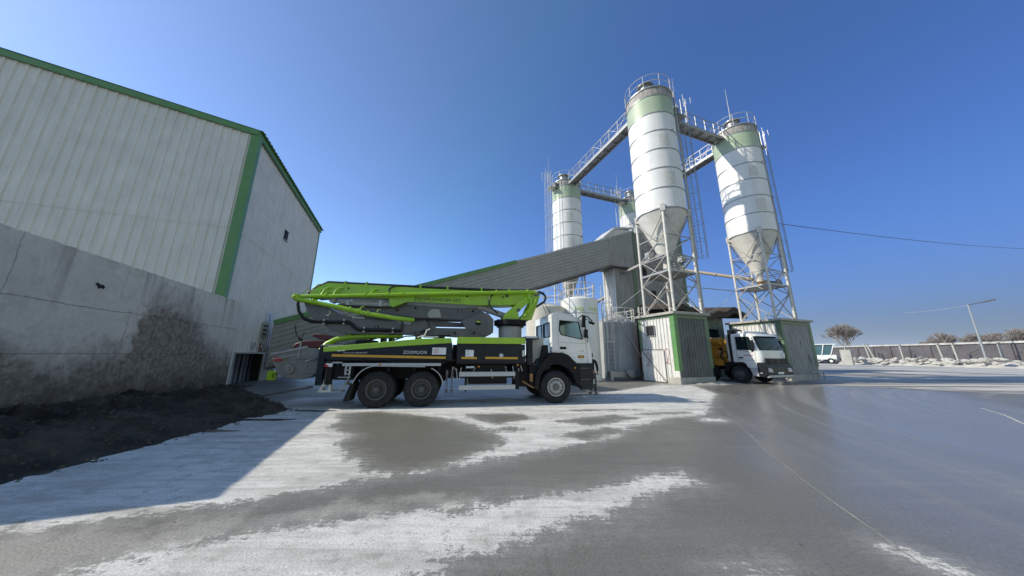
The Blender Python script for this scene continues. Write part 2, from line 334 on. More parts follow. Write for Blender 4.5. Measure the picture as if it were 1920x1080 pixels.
def ground_mat():
    m = bpy.data.materials.new('yard_concrete'); m.use_nodes = True; n, l = m.node_tree.nodes, m.node_tree.links; b = n['Principled BSDF']
    tc = n.new('ShaderNodeTexCoord')
    def attr(a): q = n.new('ShaderNodeAttribute'); q.attribute_name = a; return q.outputs['Fac']
    def nz(sc, det=6, ro=.6, map_=None, dist=0):
        q = n.new('ShaderNodeTexNoise'); q.inputs['Scale'].default_value = sc; q.inputs['Detail'].default_value = det; q.inputs['Roughness'].default_value = ro; q.inputs['Distortion'].default_value = dist
        if map_:
            mp = n.new('ShaderNodeMapping'); mp.inputs['Scale'].default_value = map_[:3]; mp.inputs['Rotation'].default_value = (0, 0, map_[3]); l.new(tc.outputs['Object'], mp.inputs[0]); l.new(mp.outputs[0], q.inputs['Vector'])
        else: l.new(tc.outputs['Object'], q.inputs['Vector'])
        return q.outputs[0]
    def mth(op, a_, b_=None, c_=None, clamp=False):
        q = n.new('ShaderNodeMath'); q.operation = op; q.use_clamp = clamp
        for i, x in enumerate((a_, b_, c_)):
            if x is None: continue
            if isinstance(x, (int, float)): q.inputs[i].default_value = x
            else: l.new(x, q.inputs[i])
        return q.outputs[0]
    def rng(x, a0, a1, b0=0, b1=1, smooth=False):
        q = n.new('ShaderNodeMapRange'); l.new(x, q.inputs[0])
        if smooth: q.interpolation_type = 'SMOOTHSTEP'
        for i, v in enumerate((a0, a1, b0, b1)): q.inputs[i+1].default_value = v
        return q.outputs[0]
    def mixc(f, a_, b_):
        q = n.new('ShaderNodeMix'); q.data_type = 'RGBA'
        if isinstance(f, (int, float)): q.inputs[0].default_value = f
        else: l.new(f, q.inputs[0])
        for i, x in ((6, a_), (7, b_)):
            if isinstance(x, tuple): q.inputs[i].default_value = (*x, 1)
            else: l.new(x, q.inputs[i])
        return q.outputs[2]
    sep = n.new('ShaderNodeSeparateXYZ'); l.new(tc.outputs['Object'], sep.inputs[0])
    big = nz(.35, 8, .6); med = nz(2.2, 8, .65); fine = nz(45, 6, .7); grit = nz(160, 3, .7)
    streak = nz(1., 7, .6, (.5, 3.2, 1, R(-14)), .6); farst = nz(1., 8, .62, (.035, .5, 1, R(22)), 1.2)
    damp = rng(mth('ADD', attr('damp'), rng(med, .3, .7, -.12, .12)), -.1, .12)
    base = mixc(rng(big, .35, .65), (.125, .122, .112), (.175, .17, .155))
    base = mixc(rng(streak, .35, .7, 0, .35), base, (.11, .108, .1))
    base = mixc(rng(fine, .3, .75, 0, .6), base, (.25, .243, .22)); gr2 = nz(32, 5, .8); base = mixc(rng(gr2, .55, .72, 0, .75), base, (.33, .32, .29)); base = mixc(rng(gr2, .45, .30, 0, .75), base, (.06, .058, .054))
    trk = nz(1., 6, .55, (.22, 7., 1, R(-19))); base = mixc(mth('MULTIPLY', rng(trk, .52, .66, 0, .4), rng(big, .4, .6)), base, (.24, .235, .215)); trk2 = nz(1., 6, .55, (9., .3, 1, R(-28))); base = mixc(mth('MULTIPLY', rng(trk2, .58, .68, 0, .3), rng(nz(.5), .45, .6)), base, (.085, .082, .076))
    gr3 = nz(60, 5, .8)
    base = mixc(mth('MULTIPLY', damp, rng(streak, .3, .7, .5, .95)), base, mixc(rng(gr2, .35, .65), (.115, .108, .085), (.19, .18, .15)))
    base = mixc(mth('MULTIPLY', rng(attr('gloss'), -.3, 1.5, 0, .75), rng(sep.outputs[0], 5, 9)), base, (.20, .195, .18))
    # scuffed, half-dry margin
    base = mixc(mth('MULTIPLY', rng(mth('ADD', attr('light'), rng(med, .3, .7, -.3, .3)), -.15, .2), rng(fine, .35, .62, .2, .9)), base, (.42, .40, .365))
    # dust: distance field broken up with noise
    dn = mth('ADD', mth('ADD', attr('dust'), rng(med, .25, .75, -.22, .22)), rng(nz(1., 7, .7, (1.6, 16, 1, R(-14))), .3, .7, -.12, .12))
    dn = mth('ADD', dn, rng(nz(9, 8, .75), .3, .7, -.17, .17)); dn = mth('ADD', dn, rng(nz(28, 4, .7), .3, .7, -.08, .08))
    dust = rng(dn, -.03, .09)
    halo = rng(dn, -.38, .02, 0, .45)
    dcol = mixc(rng(gr3, .36, .62), (.46, .45, .425), (.88, .87, .845)); dcol = mixc(rng(streak, .42, .7, 0, .65), dcol, (.30, .29, .265)); dcol = mixc(rng(med, .5, .68, 0, .55), dcol, (.34, .325, .29)); dcol = mixc(rng(nz(1., 7, .65, (1.2, 14, 1, R(-10))), .52, .7, 0, .5), dcol, (.28, .27, .25))
    dcol = mixc(rng(nz(6, 9, .75), .54, .68, 0, .8), dcol, (.26, .25, .23))
    dcol = mixc(rng(grit, .62, .75, 0, .8), dcol, (.3, .29, .27))
    col = mixc(mth('MAXIMUM', dust, mth('MULTIPLY', halo, rng(grit, .4, .6))), base, dcol)
    # pale chalk tracks on the far yard
    fmask = rng(mth('ADD', attr('farw'), rng(big, .3, .7, -2, 2)), -1.5, 1.5)
    fst = mth('MULTIPLY', fmask, rng(farst, .40, .54))
    col = mixc(mth('MULTIPLY', fmask, .6), col, (.22, .215, .20))
    col = mixc(mth('MULTIPLY', fst, .92), col, (.60, .585, .55))
    # arcs of dried slurry left by turning tyres
    arcn = n.new('ShaderNodeTexNoise'); arcn.inputs['Detail'].default_value = 5; arcn.inputs['Scale'].default_value = 1
    dx = mth('SUBTRACT', sep.outputs[0], 30.); dy = mth('SUBTRACT', sep.outputs[1], -2.)
    rad = mth('SQRT', mth('ADD', mth('MULTIPLY', dx, dx), mth('MULTIPLY', dy, dy)))
    cmb = n.new('ShaderNodeCombineXYZ'); l.new(mth('MULTIPLY', rad, 1.3), cmb.inputs[0]); l.new(mth('MULTIPLY', mth('ARCTAN2', dy, dx), 1.5), cmb.inputs[1]); l.new(cmb.outputs[0], arcn.inputs['Vector'])
    gl = rng(attr('gloss'), -.9, 1.4, 0, 1, True)
    rightm = rng(sep.outputs[0], 3.5, 9, 0, 1)
    arc = mth('MULTIPLY', mth('MULTIPLY', rng(arcn.outputs[0], .52, .68, 0, .4), rightm), rng(rad, 8, 14))
    col = mixc(arc, col, (.36, .36, .35))
    # small dark pebbles and crumbs
    vo = n.new('ShaderNodeTexVoronoi'); vo.inputs['Scale'].default_value = 3.2; l.new(tc.outputs['Object'], vo.inputs['Vector'])
    peb = mth('MULTIPLY', mth('LESS_THAN', vo.outputs['Distance'], .045), rng(med, .5, .52))
    col = mixc(mth('MULTIPLY', peb, .8), col, (.05, .048, .045))
    l.new(col, b.inputs['Base Color'])
    r0 = rng(streak, .3, .7, .34, .6); r1 = rng(arcn.outputs[0], .3, .7, .14, .32)
    ro = n.new('ShaderNodeMix'); l.new(gl, ro.inputs[0]); l.new(r0, ro.inputs[2]); l.new(r1, ro.inputs[3])
    ro2 = n.new('ShaderNodeMix'); l.new(mth('MAXIMUM', dust, mth('MAXIMUM', fst, mth('MULTIPLY', fmask, .8))), ro2.inputs[0]); l.new(ro.outputs[0], ro2.inputs[2]); ro2.inputs[3].default_value = .9
    l.new(rng(gl, 0, 1, .4, .3), b.inputs['Specular IOR Level'])
    l.new(ro2.outputs[0], b.inputs['Roughness'])
    h = mth('ADD', mth('MULTIPLY', fine, .5), mth('ADD', mth('MULTIPLY', grit, .3), mth('MULTIPLY', gr2, .9))); h = mth('ADD', h, mth('MULTIPLY', dust, .35)); h = mth('ADD', h, mth('MULTIPLY', med, .3))
    bp = n.new('ShaderNodeBump'); bp.inputs['Distance'].default_value = .012
    st = mth('SUBTRACT', .75, mth('MULTIPLY', gl, .66)); l.new(st, bp.inputs['Strength']); l.new(h, bp.inputs['Height']); l.new(bp.outputs[0], b.inputs['Normal'])
    return m
me.materials.append(ground_mat())

# joint in the yard slab and a stray line of dried slurry
def strip(name, pts, wd, z, m, label=None):
    q = MB(); vs = []; fs = []
    P_ = [Vector((*p, z)) for p in pts]; fine = []
    for i in range(len(P_)-1):
        k = max(2, int((P_[i+1]-P_[i]).length/.12)); fine += [P_[i].lerp(P_[i+1], t/k) for t in range(k)]
    fine.append(P_[-1])
    for i, p in enumerate(fine):
        d = (fine[min(i+1, len(fine)-1)]-fine[max(i-1, 0)]).normalized(); s_ = Vector((d.y, -d.x, 0))
        ww = wd*(.55+.9*abs(noise.noise(p*2.3))); off = s_*noise.noise(p*1.1)*.02
        vs += [p+off+s_*ww/2, p+off-s_*ww/2]
    fs = [(2*i, 2*i+1, 2*i+3, 2*i+2) for i in range(len(fine)-1)]
    q.add(vs, fs); o = q.build(name, m); tag(o, kind='structure'); return o
M['joint'] = mat('dried_joint', (.27, .265, .25), .85, 0, .3, 12)
M['jointpale'] = mat('pale_joint', (.5, .49, .46), .85, 0, .3, 12)
strip('ground_joint', [(7.4, 11.3), (6.84, 10.15), (5.4, 7.4), (4.47, 5.62), (3.75, 3.9), (3.43, 3.06), (3.2, 2.4)], .022, .004, 'joint')
strip('ground_line', [(15.6, 10.4), (14.4, 9.2), (12.4, 7.5)], .06, .004, 'jointpale')

# chalky mound at the foot of the first base room
def mound(name, cx, cy, rx, ry, h, rz, m, n=46, seed=0, base=.012):
    q = MB(); vs = []; fs = []
    for j in range(n):
        for i in range(n):
            u, v = (i/(n-1)*2-1), (j/(n-1)*2-1); r = math.hypot(u, v)
            x = cx+u*rx*math.cos(rz)-v*ry*math.sin(rz); y = cy+u*rx*math.sin(rz)+v*ry*math.cos(rz)
            nz_ = noise.fractal(Vector((x*1.7, y*1.7, seed)), .8, 2, 5)
            e = max(0, 1-r*(1+.25*noise.noise(Vector((x, y, seed+4)))))
            vs.append((x, y, -base+h*(e**1.1)*(1+.55*nz_)+.05*e*nz_))
    fs = [(j*n+i, j*n+i+1, (j+1)*n+i+1, (j+1)*n+i) for j in range(n-1) for i in range(n-1)]
    q.add(vs, fs); return q.build(name, m, ang=180)
# ------------------------------------------------------------------ plant axes
ANG = R(20.6); D1 = Vector((-math.sin(ANG), math.cos(ANG), 0)); D2 = Vector((math.cos(ANG), math.sin(ANG), 0))
PO = Vector((10.92, 19.9, 0))
def PW(x, y, z=0): return PO+D2*x+D1*y+Vector((0, 0, z))

# ------------------------------------------------------------------ concrete retaining wall
def wall_mat():
    m = bpy.data.materials.new('stained_concrete'); m.use_nodes = True; n, l = m.node_tree.nodes, m.node_tree.links; b = n['Principled BSDF']
    tc = n.new('ShaderNodeTexCoord'); sep = n.new('ShaderNodeSeparateXYZ'); l.new(tc.outputs['Object'], sep.inputs[0]); X, Y, Z = sep.outputs
    def nz(sc, det=8, ro=.65, ms=None):
        q = n.new('ShaderNodeTexNoise'); q.inputs['Scale'].default_value = sc; q.inputs['Detail'].default_value = det; q.inputs['Roughness'].default_value = ro
        if ms:
            mp = n.new('ShaderNodeMapping'); mp.inputs['Scale'].default_value = ms; l.new(tc.outputs['Object'], mp.inputs[0]); l.new(mp.outputs[0], q.inputs['Vector'])
        else: l.new(tc.outputs['Object'], q.inputs['Vector'])
        return q.outputs[0]
    def mth(op, a_, b_=None):
        q = n.new('ShaderNodeMath'); q.operation = op
        for i, x in enumerate((a_, b_)):
            if x is None: continue
            if isinstance(x, (int, float)): q.inputs[i].default_value = x
            else: l.new(x, q.inputs[i])
        return q.outputs[0]
    def rng(x, a0, a1, b0=0, b1=1):
        q = n.new('ShaderNodeMapRange'); l.new(x, q.inputs[0])
        for i, v in enumerate((a0, a1, b0, b1)): q.inputs[i+1].default_value = v
        return q.outputs[0]
    def mixc(f, a_, b_):
        q = n.new('ShaderNodeMix'); q.data_type = 'RGBA'; l.new(f, q.inputs[0])
        for i, x in ((6, a_), (7, b_)):
            if isinstance(x, tuple): q.inputs[i].default_value = (*x, 1)
            else: l.new(x, q.inputs[i])
        return q.outputs[2]
    base = mixc(rng(nz(.7), .3, .7), (.60, .57, .515), (.73, .70, .64)); base = mixc(rng(nz(9), .4, .75, 0, .4), base, (.42, .39, .34)); base = mixc(rng(nz(1.3, 9, .75), .5, .68, 0, .5), base, (.36, .325, .27))
    # soil line: low on the left, a tall brown wedge near the end of the wall (x = metres from the far end)
    wob = mth('ADD', rng(nz(.7), .25, .75, -.7, .7), rng(nz(4), .3, .7, -.3, .3))
    wedge = mth('MULTIPLY', mth('MINIMUM', mth('ADD', 1.1, mth('MULTIPLY', X, .62)), 3.45), rng(mth('ADD', X, rng(nz(2.), .3, .7, -.35, .35)), 5.7, 6.5, 1, 0))
    lim = mth('ADD', mth('MAXIMUM', wedge, 1.75), wob)
    soil = rng(mth('SUBTRACT', lim, Z), -.35, .6)
    soilc = mixc(rng(nz(2.5), .35, .65), (.19, .16, .125), (.10, .085, .068))
    soilc = mixc(rng(nz(1.6, 9, .8), .56, .66, 0, .45), soilc, (.42, .38, .30))
    col = mixc(mth('MULTIPLY', soil, rng(nz(6), .25, .6, .5, .95)), base, soilc)
    col = mixc(mth('MULTIPLY', rng(mth('ADD', Z, rng(nz(1.6), .3, .7, -.3, .3)), .35, 1.25, .85, 0), rng(nz(5), .25, .6, .6, 1)), col, (.045, .038, .03))
    # rust-coloured and black runs from the top edge
    run = mth('MULTIPLY', rng(nz(1, 6, .6, (2.2, 2.2, .13)), .55, .72), rng(Z, 2.2, 4.1, 0, .75)); col = mixc(run, col, (.13, .115, .10))
    # pour joints
    for zz, am in ((2.78, .85), (1.62, .8)):
        d = mth('ABSOLUTE', mth('SUBTRACT', Z, mth('ADD', zz, rng(nz(1.3), .3, .7, -.03, .03)))); col = mixc(mth('MULTIPLY', rng(d, .004, .018, am, 0), rng(nz(5), .35, .6, .35, 1)), col, (.12, .10, .085))
    for xx, z0, z1 in ((6.3, 1.6, 2.78), (3.1, 0, 4.1), (9.4, 2.78, 4.1)):
        d = mth('ABSOLUTE', mth('SUBTRACT', X, mth('ADD', xx, rng(nz(1.1), .3, .7, -.05, .05)))); f = mth('MULTIPLY', rng(d, .004, .02, .5, 0), mth('MULTIPLY', mth('GREATER_THAN', Z, z0), mth('LESS_THAN', Z, z1)))
        col = mixc(f, col, (.10, .09, .08))
    l.new(col, b.inputs['Base Color']); b.inputs['Roughness'].default_value = .9
    bp = n.new('ShaderNodeBump'); bp.inputs['Strength'].default_value = .5; bp.inputs['Distance'].default_value = .03; l.new(mth('ADD', nz(3), mth('MULTIPLY', nz(30), .4)), bp.inputs['Height']); l.new(bp.outputs[0], b.inputs['Normal'])
    return m
WE = Vector((-13.44, 14.52, 0))          # far end of the wall face
wl = thing('retaining_wall', 'stained grey concrete retaining wall with brown soil marks below the white hall', 'wall', WE, 0)
wl.rotation_euler = (0, 0, math.atan2(-D1.y, -D1.x))     # local x runs back toward the viewer; local +y = D2 side
q = MB()
# slightly chipped top edge
L_ = 11.9; nseg = 90; prof = []
for i in range(nseg+1):
    x = L_*i/nseg; prof.append((x, 4.1+.02*noise.noise(Vector((x*3, 1, 0)))+(.03*noise.noise(Vector((x*9, 5, 0))))))
pts = [(0, -.2)]+prof+[(L_, -.2)]
q.prism(pts, 0, -.45); q.mm((L_-.45, -.45, -.2), (L_, -25, 4.08))
WM = wall_mat(); q.build('wall_face', WM, wl, ang=50)
h_ = MB(); h_.prism([(7.32, 3.34), (7.38, 3.40), (7.47, 3.39), (7.56, 3.43), (7.60, 3.37), (7.52, 3.33), (7.50, 3.27), (7.43, 3.31), (7.36, 3.29)], .004, .012); h_.build('chipped_hole', 'dark', wl)

# dirt heap along the wall foot
dm = MB(); n1, n2 = 260, 120; vs = []
for i in range(n1):
    t = i/(n1-1)*16.5-1.9            # metres from wall end toward viewer
    for j in range(n2):
        s_ = j/(n2-1)                # 0 at wall, 1 at outer foot
        base_ = WE-D1*t if t > 0 else WE-D1*t
        foot_x = -6.35+.35*noise.noise(Vector((t*.8, 3, 0)))+.15*noise.noise(Vector((t*3, 8, 0)))
        if t < 5.2: foot_x = -6.5-(5.2-t)*1.15+.25*noise.noise(Vector((t*1.5, 5, 0)))
        y = base_.y; x0 = base_.x; x1 = max(foot_x, x0+.8); x = x0+(x1-x0)*s_ if t > 0 else x0+(x1-x0)*s_
        Hh = .20+.36*min(1, max(0, (t-2)/8)); Hh *= 1 if t > 0 else max(0, 1+t/1.9)
        e = (1-s_)**.8*(1-s_**6)
        f1 = noise.fractal(Vector((x*.9, y*.9, 2)), .55, 2, 8); f2 = noise.noise(Vector((x*.45, y*.45, 9)))
        z = Hh*e*(1+.5*f1)+.22*max(0, f2+.1)*math.sin(math.pi*min(1, s_*1.02))+.05*f1*(1-s_)
        z += .34*math.exp(-((x+9.3)**2/1.2+(y-10.0)**2/.5))+.25*math.exp(-((x+8.2)**2/.5+(y-9.3)**2/.3))
        z += .05*noise.fractal(Vector((x*3.5, y*3.5, 7)), .6, 2, 5)*min(1, 3*(1-s_)); z = z*min(1, (1-s_)*6)-.03*(s_ > .985)-.010+.012*noise.noise(Vector((x*6, y*6, 1)))
        vs.append((x, y, z))
dm.add(vs, [(i*n2+j, i*n2+j+1, (i+1)*n2+j+1, (i+1)*n2+j) for i in range(n1-1) for j in range(n2-1)])
M['soil'] = mat('dark_soil', (.018, .015, .012), .95, 0, .6, 1.6, (.12, .10, .075), .75, bump=1., bscale=10)
o = dm.build('dirt_heap', 'soil', ang=180); tag(o, 'long dark heap of loose soil along the foot of the concrete wall', 'dirt heap')
q = MB(); rnd = random.Random(5)
for k in range(1500):
    t = rnd.uniform(-1.5, 11.5); s_ = rnd.random()**.8*.93+.07; b_ = WE-D1*t; fx = -6.45 if t > 5.2 else -6.5-(5.2-t)*1.15
    x = b_.x+(fx+.35-b_.x)*s_; y = b_.y; r_ = rnd.uniform(.012, .05)*(1.3 if rnd.random() < .1 else 1); jj = (x-b_.x)/(fx-b_.x+1e-6)
    i_ = min(n1-1, max(0, int((t+1.9)/16.5*(n1-1)))); j_ = min(n2-1, max(0, int(jj*(n2-1)))); z_ = dm.v[i_*n2+j_][2]
    x, y = dm.v[i_*n2+j_][0], dm.v[i_*n2+j_][1]
    vs_ = [(x+rnd.uniform(.5, 1)*r_*math.cos(a_)*c_, y+rnd.uniform(.5, 1)*r_*math.sin(a_)*c_, z_+h_*r_) for h_, c_ in ((-.3, 1), (.55, .7)) for a_ in (0, 1.26, 2.5, 3.8, 5.0)]
    q.add(vs_, [(0, 1, 6, 5), (1, 2, 7, 6), (2, 3, 8, 7), (3, 4, 9, 8), (4, 0, 5, 9), (5, 6, 7, 8, 9)])
o = q.build('soil_clods', mat('soil_clods', (.06, .048, .036), .95, 0, .6, 3, (.2, .16, .12), .5)); tag(o, 'loose clods and stones scattered over the dark soil heap', kind='stuff')
# puddles of slurry at its edge
M['puddle'] = mat('wet_puddle', (.035, .035, .035), .08)
for k, (x, y, rx, ry) in enumerate(((-6.35, 8.05, .75, .14), (-5.9, 9.3, .6, .16), (-6.6, 6.95, .6, .12))):
    q = MB(); n_ = 28; vs = [(x+rx*math.cos(t)*(1+.25*math.sin(3*t+k)), y+ry*math.sin(t)*(1+.3*math.cos(2*t+k)), .006) for t in np.linspace(0, 6.283, n_+1)[:-1]]
    q.add(vs, [tuple(range(n_))]); o = q.build('puddle', 'puddle'); tag(o, kind='structure')

# ------------------------------------------------------------------ white hall
KC = Vector((-13.55, 13.4, 0)); EZ = 12.94
hall = thing('industrial_hall', 'tall white corrugated hall with green trim on the left', 'hall', KC, ANG)   # local x=D2, y=D1
HL = 13.4; GW = 11.0; SL = .139
def gz(t): return EZ-.05+SL*t if t <= GW else EZ-.05+SL*(2*GW-t)
q = MB(); q.open = True      # gable end, runs in -x
q.corr((0, 0, 0), (0, 0, 1), 7.62, (-22, 0, 0), (0, -1, 0), .36, .05)
q.build('gable_cladding', 'clad', hall, ang=20)
q = MB(); q.open = True
o_ = Vector((0, .0, 7.58)); q.corr((0, -.02, 7.58), (0, 0, 1), lambda x: gz(x)-7.58, (-22, 0, 0), (0, -1, 0), .36, .05)
q.build('gable_cladding', 'clad', hall, ang=20)
q = MB(); q.open = True      # long side, faces +x
dy0, dy1, dz = 2.5, 6.0, 1.62
q.corr((0, 0, 0), (0, 0, 1), 7.6, (0, dy0, 0), (1, 0, 0), .3, .035); q.corr((0, dy0, dz), (0, 0, 1), 7.6-dz, (0, dy1-dy0, 0), (1, 0, 0), .3, .035); q.corr((0, dy1, 0), (0, 0, 1), 7.6, (0, HL-dy1, 0), (1, 0, 0), .3, .035)
q.corr((.02, 0, 7.56), (0, 0, 1), EZ-7.6, (0, HL, 0), (1, 0, 0), .3, .035)
q.build('side_cladding', 'clad', hall, ang=20)
q = MB(); q.box((.05, .02, 5.8+.7), (.38, .3, 12.6)); q.box((.05, HL, 6.4), (.12, .12, 12.7)); q.build('corner_trim', 'green', hall)
q = MB(); q.beam((.15, -.12, EZ), (-GW, -.12, EZ+SL*GW), .1, .28); q.beam((-GW, -.12, EZ+SL*GW), (-2*GW, -.12, EZ), .1, .34)
q.beam((.14, -.15, EZ-.02), (.14, HL+.1, EZ-.02), .12, .26); q.build('fascia', 'green', hall)
q = MB(); q.open = True
q.corr((.35, -.2, EZ+.13), (-GW-.35, 0, SL*(GW+.35)), math.hypot(GW+.35, SL*(GW+.35)), (0, HL+.4, 0), (0, 0, 1), .33, .06)
q.corr((-2*GW-.3, -.2, EZ+.08), (GW+.3, 0, SL*(GW+.3)), math.hypot(GW+.3, SL*(GW+.3)), (0, HL+.4, 0), (0, 0, 1), .33, .06)
q.build('roof', 'green', hall, ang=20)
q = MB(); q.mm((-22, HL-.1, 0), (0, HL, EZ)); q.build('back_wall', 'clad', hall)
q = MB(); q.mm((-2.5, dy0-.3, -.05), (-2.4, dy1+.3, 2)); q.mm((-2.4, dy0-.1, dz+.02), (0-.02, dy1+.1, dz+.06)); q.mm((-2.4, dy0-.1, 0), (-.03, dy0-.05, dz)); q.mm((-2.4, dy1+.05, 0), (-.03, dy1+.1, dz)); q.build('doorway_lining', 'dark', hall)
q = MB(); q.mm((-.02, dy0-.09, 0), (.05, dy0, dz)); q.mm((-.02, dy1, 0), (.06, dy1+.09, dz)); q.mm((-.02, dy0-.09, dz), (.06, dy1+.09, dz+.08)); fr = q.build('door_frame', 'steelgrey', hall)
q = MB()
for k in range(6): q.mm((-.35+.02*(k % 2), dy0+.25+k*.5, .02), (-.33+.02*(k % 2), dy0+.6+k*.5, dz-.02))
M['curt'] = mat('dusty_plastic_strip', (.014, .02, .03), .5, 0, .2, 6); q.build('strip_curtain', 'curt', hall)
q = MB(); q.mm((.02, 5.75, 9.25), (.09, 6.25, 9.85)); v_ = q.build('vent', 'dark', hall); q = MB(); q.mm((.03, 5.68, 9.86), (.13, 6.32, 9.9)); q.mm((.03, 5.68, 9.2), (.13, 6.32, 9.24)); q.build('vent_frame', 'steelgrey', v_)
q = MB(); q.mm((.045, 5.35, 3.6), (.06, 6.35, 4.25)); s_ = q.build('notice_board', 'sign', hall); q = MB(); q.beam((.064, 5.9, 3.72), (.064, 5.75, 4.12), .008, .07); q.beam((.064, 5.75, 3.72), (.064, 6.05, 3.74), .008, .05); q.build('notice_mark', 'blackpaint', s_)
q = MB(); q.mm((.045, 5.0, 2.62), (.058, 6.0, 3.5)); s_ = q.build('notice_board', 'signyellow', hall); q = MB()
for k in range(3): q.mm((.06, 5.2, 2.75+k*.26), (.066, 5.8, 2.87+k*.26))
q.build('notice_lines', 'greyspray', s_)
q = MB(); q.mm((.045, 4.1, 1.85), (.058, 4.6, 2.3)); s_ = q.build('notice_board', 'sign', hall); q = MB(); q.beam((.062, 4.2, 1.92), (.062, 4.5, 2.24), .006, .05); q.build('notice_mark', 'blackpaint', s_)
q = MB(); q.mm((.045, 5.2, 1.78), (.058, 5.55, 2.25)); s_ = q.build('notice_board', 'red', hall); q = MB(); q.mm((.06, 5.28, 2.02), (.066, 5.47, 2.18)); q.build('notice_patch', 'white', s_)
q = MB(); q.open = True; q.corr((.07, dy1+.12, 0), (0, 0, 1), 2.1, (0, 1.2, 0), (1, 0, 0), .3, .035); q.build('side_door', 'cladgrey', hall, ang=20)

# ------------------------------------------------------------------ conveyor gallery
gal = thing('conveyor_gallery', 'long sloping grey corrugated conveyor gallery rising from the hall to the tower', 'conveyor gallery', PW(-24.46, 7.16), ANG)
x0, x1, z0, z1, Hg, Wg = 0, 25.6, .85, 10.15, 2.68, 2.2
gd = Vector((x1-x0, 0, z1-z0)); gl_ = gd.length; gu = gd.normalized(); gn = Vector((-gu.z, 0, gu.x))
q = MB(); q.open = True
vert = Vector((0, 0, Hg))
for side, yy, nn in ((0, 0, (0, -1, 0)), (1, Wg, (0, 1, 0))):
    for a_, b_ in ((0, .31), (.31, .63), (.63, 1.0)):
        p0 = Vector((x0, yy, z0))+gd*a_; q.corr(p0+Vector(nn)*(.004 if a_ == .31 else 0), gu, gl_*(b_-a_), vert, nn, .3, .06, duty=.3)
q.build('side_cladding', 'cladgrey', gal, ang=20)
q = MB(); q.beam(Vector((0, -.08, z0+Hg-.06)), Vector((25.6*.62, -.08, z0+Hg-.06+9.3*.62)), .03, .3); q.build('edge_trim', 'green', gal)
q = MB(); q.beam(Vector((25.6*.62, -.07, z0+Hg-.04+9.3*.62)), Vector((25.6, -.07, z0+Hg-.04+9.3)), .025, .16); q.build('edge_trim', 'steelgrey', gal)
q = MB(); q.open = True; q.corr(Vector((0, -.1, z0+Hg+.02)), gu, gl_, (0, Wg+.2, 0), (0, 0, 1), .3, .04); q.build('roof', 'cladgrey', gal, ang=20)
q = MB(); q.add([(0, 0, z0), (0, Wg, z0), (25.6, Wg, z0+9.3), (25.6, 0, z0+9.3)], [(0, 1, 2, 3)])
for k in range(9):
    p = Vector((0, 0, z0-.06))+gd*(k/8.5); q.beam(p, p+Vector((0, Wg, 0)), .1, .1)
q.beam((0, .05, z0-.1), (25.6, .05, z0+9.2), .08, .16); q.beam((0, Wg-.05, z0-.1), (25.6, Wg-.05, z0+9.2), .08, .16)
q.build('floor_frame', 'steeldark', gal)
q = MB()
for xs in (6.2,):
    zt = z0+9.3*xs/25.6-.15
    for yy in (.15, Wg-.15): q.beam((xs, yy, 0), (xs, yy, zt), .16)
    q.beam((xs, .15, .1), (xs, Wg-.15, zt), .08)
q.build('trestle', 'steeldark', gal)

# ------------------------------------------------------------------ mixing tower and head house
tw = thing('mixing_tower', 'tall grey corrugated mixing tower behind the first silo', 'tower', PW(-.16, .06), ANG)
TX0, TX1, TY0, TY1 = 2.1, 11.5, 7.6, 9.3
def tz(x): return 13.4+1.9*x/(TX1-TX0)
q = MB(); q.open = True
q.corr((TX0, TY1, 0), (0, 0, 1), 13.4, (0, TY0-TY1, 0), (-1, 0, 0), .25, .045); q.build('side_cladding', 'cladroom', tw, ang=20)
q = MB(); q.open = True
q.corr((TX0, TY0, 0), (0, 0, 1), tz, (TX1-TX0, 0, 0), (0, -1, 0), .28, .045); q.corr((TX1, TY0, 0), (0, 0, 1), 15.2, (0, TY1-TY0, 0), (1, 0, 0), .28, .045); q.corr((TX1, TY1, 0), (0, 0, 1), lambda x: tz(TX1-TX0-x), (TX0-TX1, 0, 0), (0, 1, 0), .28, .045)
q.build('front_cladding', 'cladshade', tw, ang=20)
for xa, xb, zt in ((4.3, 4.75, 13.9), (11.15, 11.56, 15.3)):
    q = MB(); q.mm((xa, TY0-.075, 0), (xb, TY0-.05, zt)); q.build('corner_trim', 'greendark', tw)
q = MB(); q.mm((TX0-.07, TY1-.1, 0), (TX0-.04, TY1+.05, 10)); q.build('corner_trim', 'pipewhite', tw)
q = MB(); q.prism([(TX0-.1, 13.4), (TX1+.1, 15.3), (TX1+.1, 15.42), (TX0-.1, 13.52)], TY0-.1, TY1+.1); q.build('roof', 'steelgrey', tw)
for xa, za, wx, wz in ((5.3, 9.6, .8, .9), (6.5, 7.3, .6, .8), (8.6, 9.5, .9, .7)):
    q = MB(); q.mm((xa, TY0-.06, za), (xa+wx, TY0-.05, za+wz)); q.build('opening', 'dark', tw)
q = MB(); q.mm((4.0, TY0-1.2, 0), (11.3, TY0-.08, 4.6)); q.build('dark_annex', 'roofdark', tw)
hh = thing('head_house', 'corrugated head house hanging on the tower where the conveyor gallery ends', 'head house', PW(1.04, 7.12, 10.0), ANG)
q = MB(); q.open = True
q.corr((0, 0, .1), (0, 0, 1), lambda x: 2.75+.367*x, (3.15, 0, 0), (0, -1, 0), .26, .045); q.build('front_cladding', 'cladshade', hh, ang=20)
q = MB(); q.mm((0, 0.01, 0), (3.15, 2.2, .1)); q.build('floor', 'steeldark', hh)
q = MB(); q.mm((3.0, -.08, .1), (3.2, -.05, 3.9)); q.build('corner_trim', 'greendark', hh)
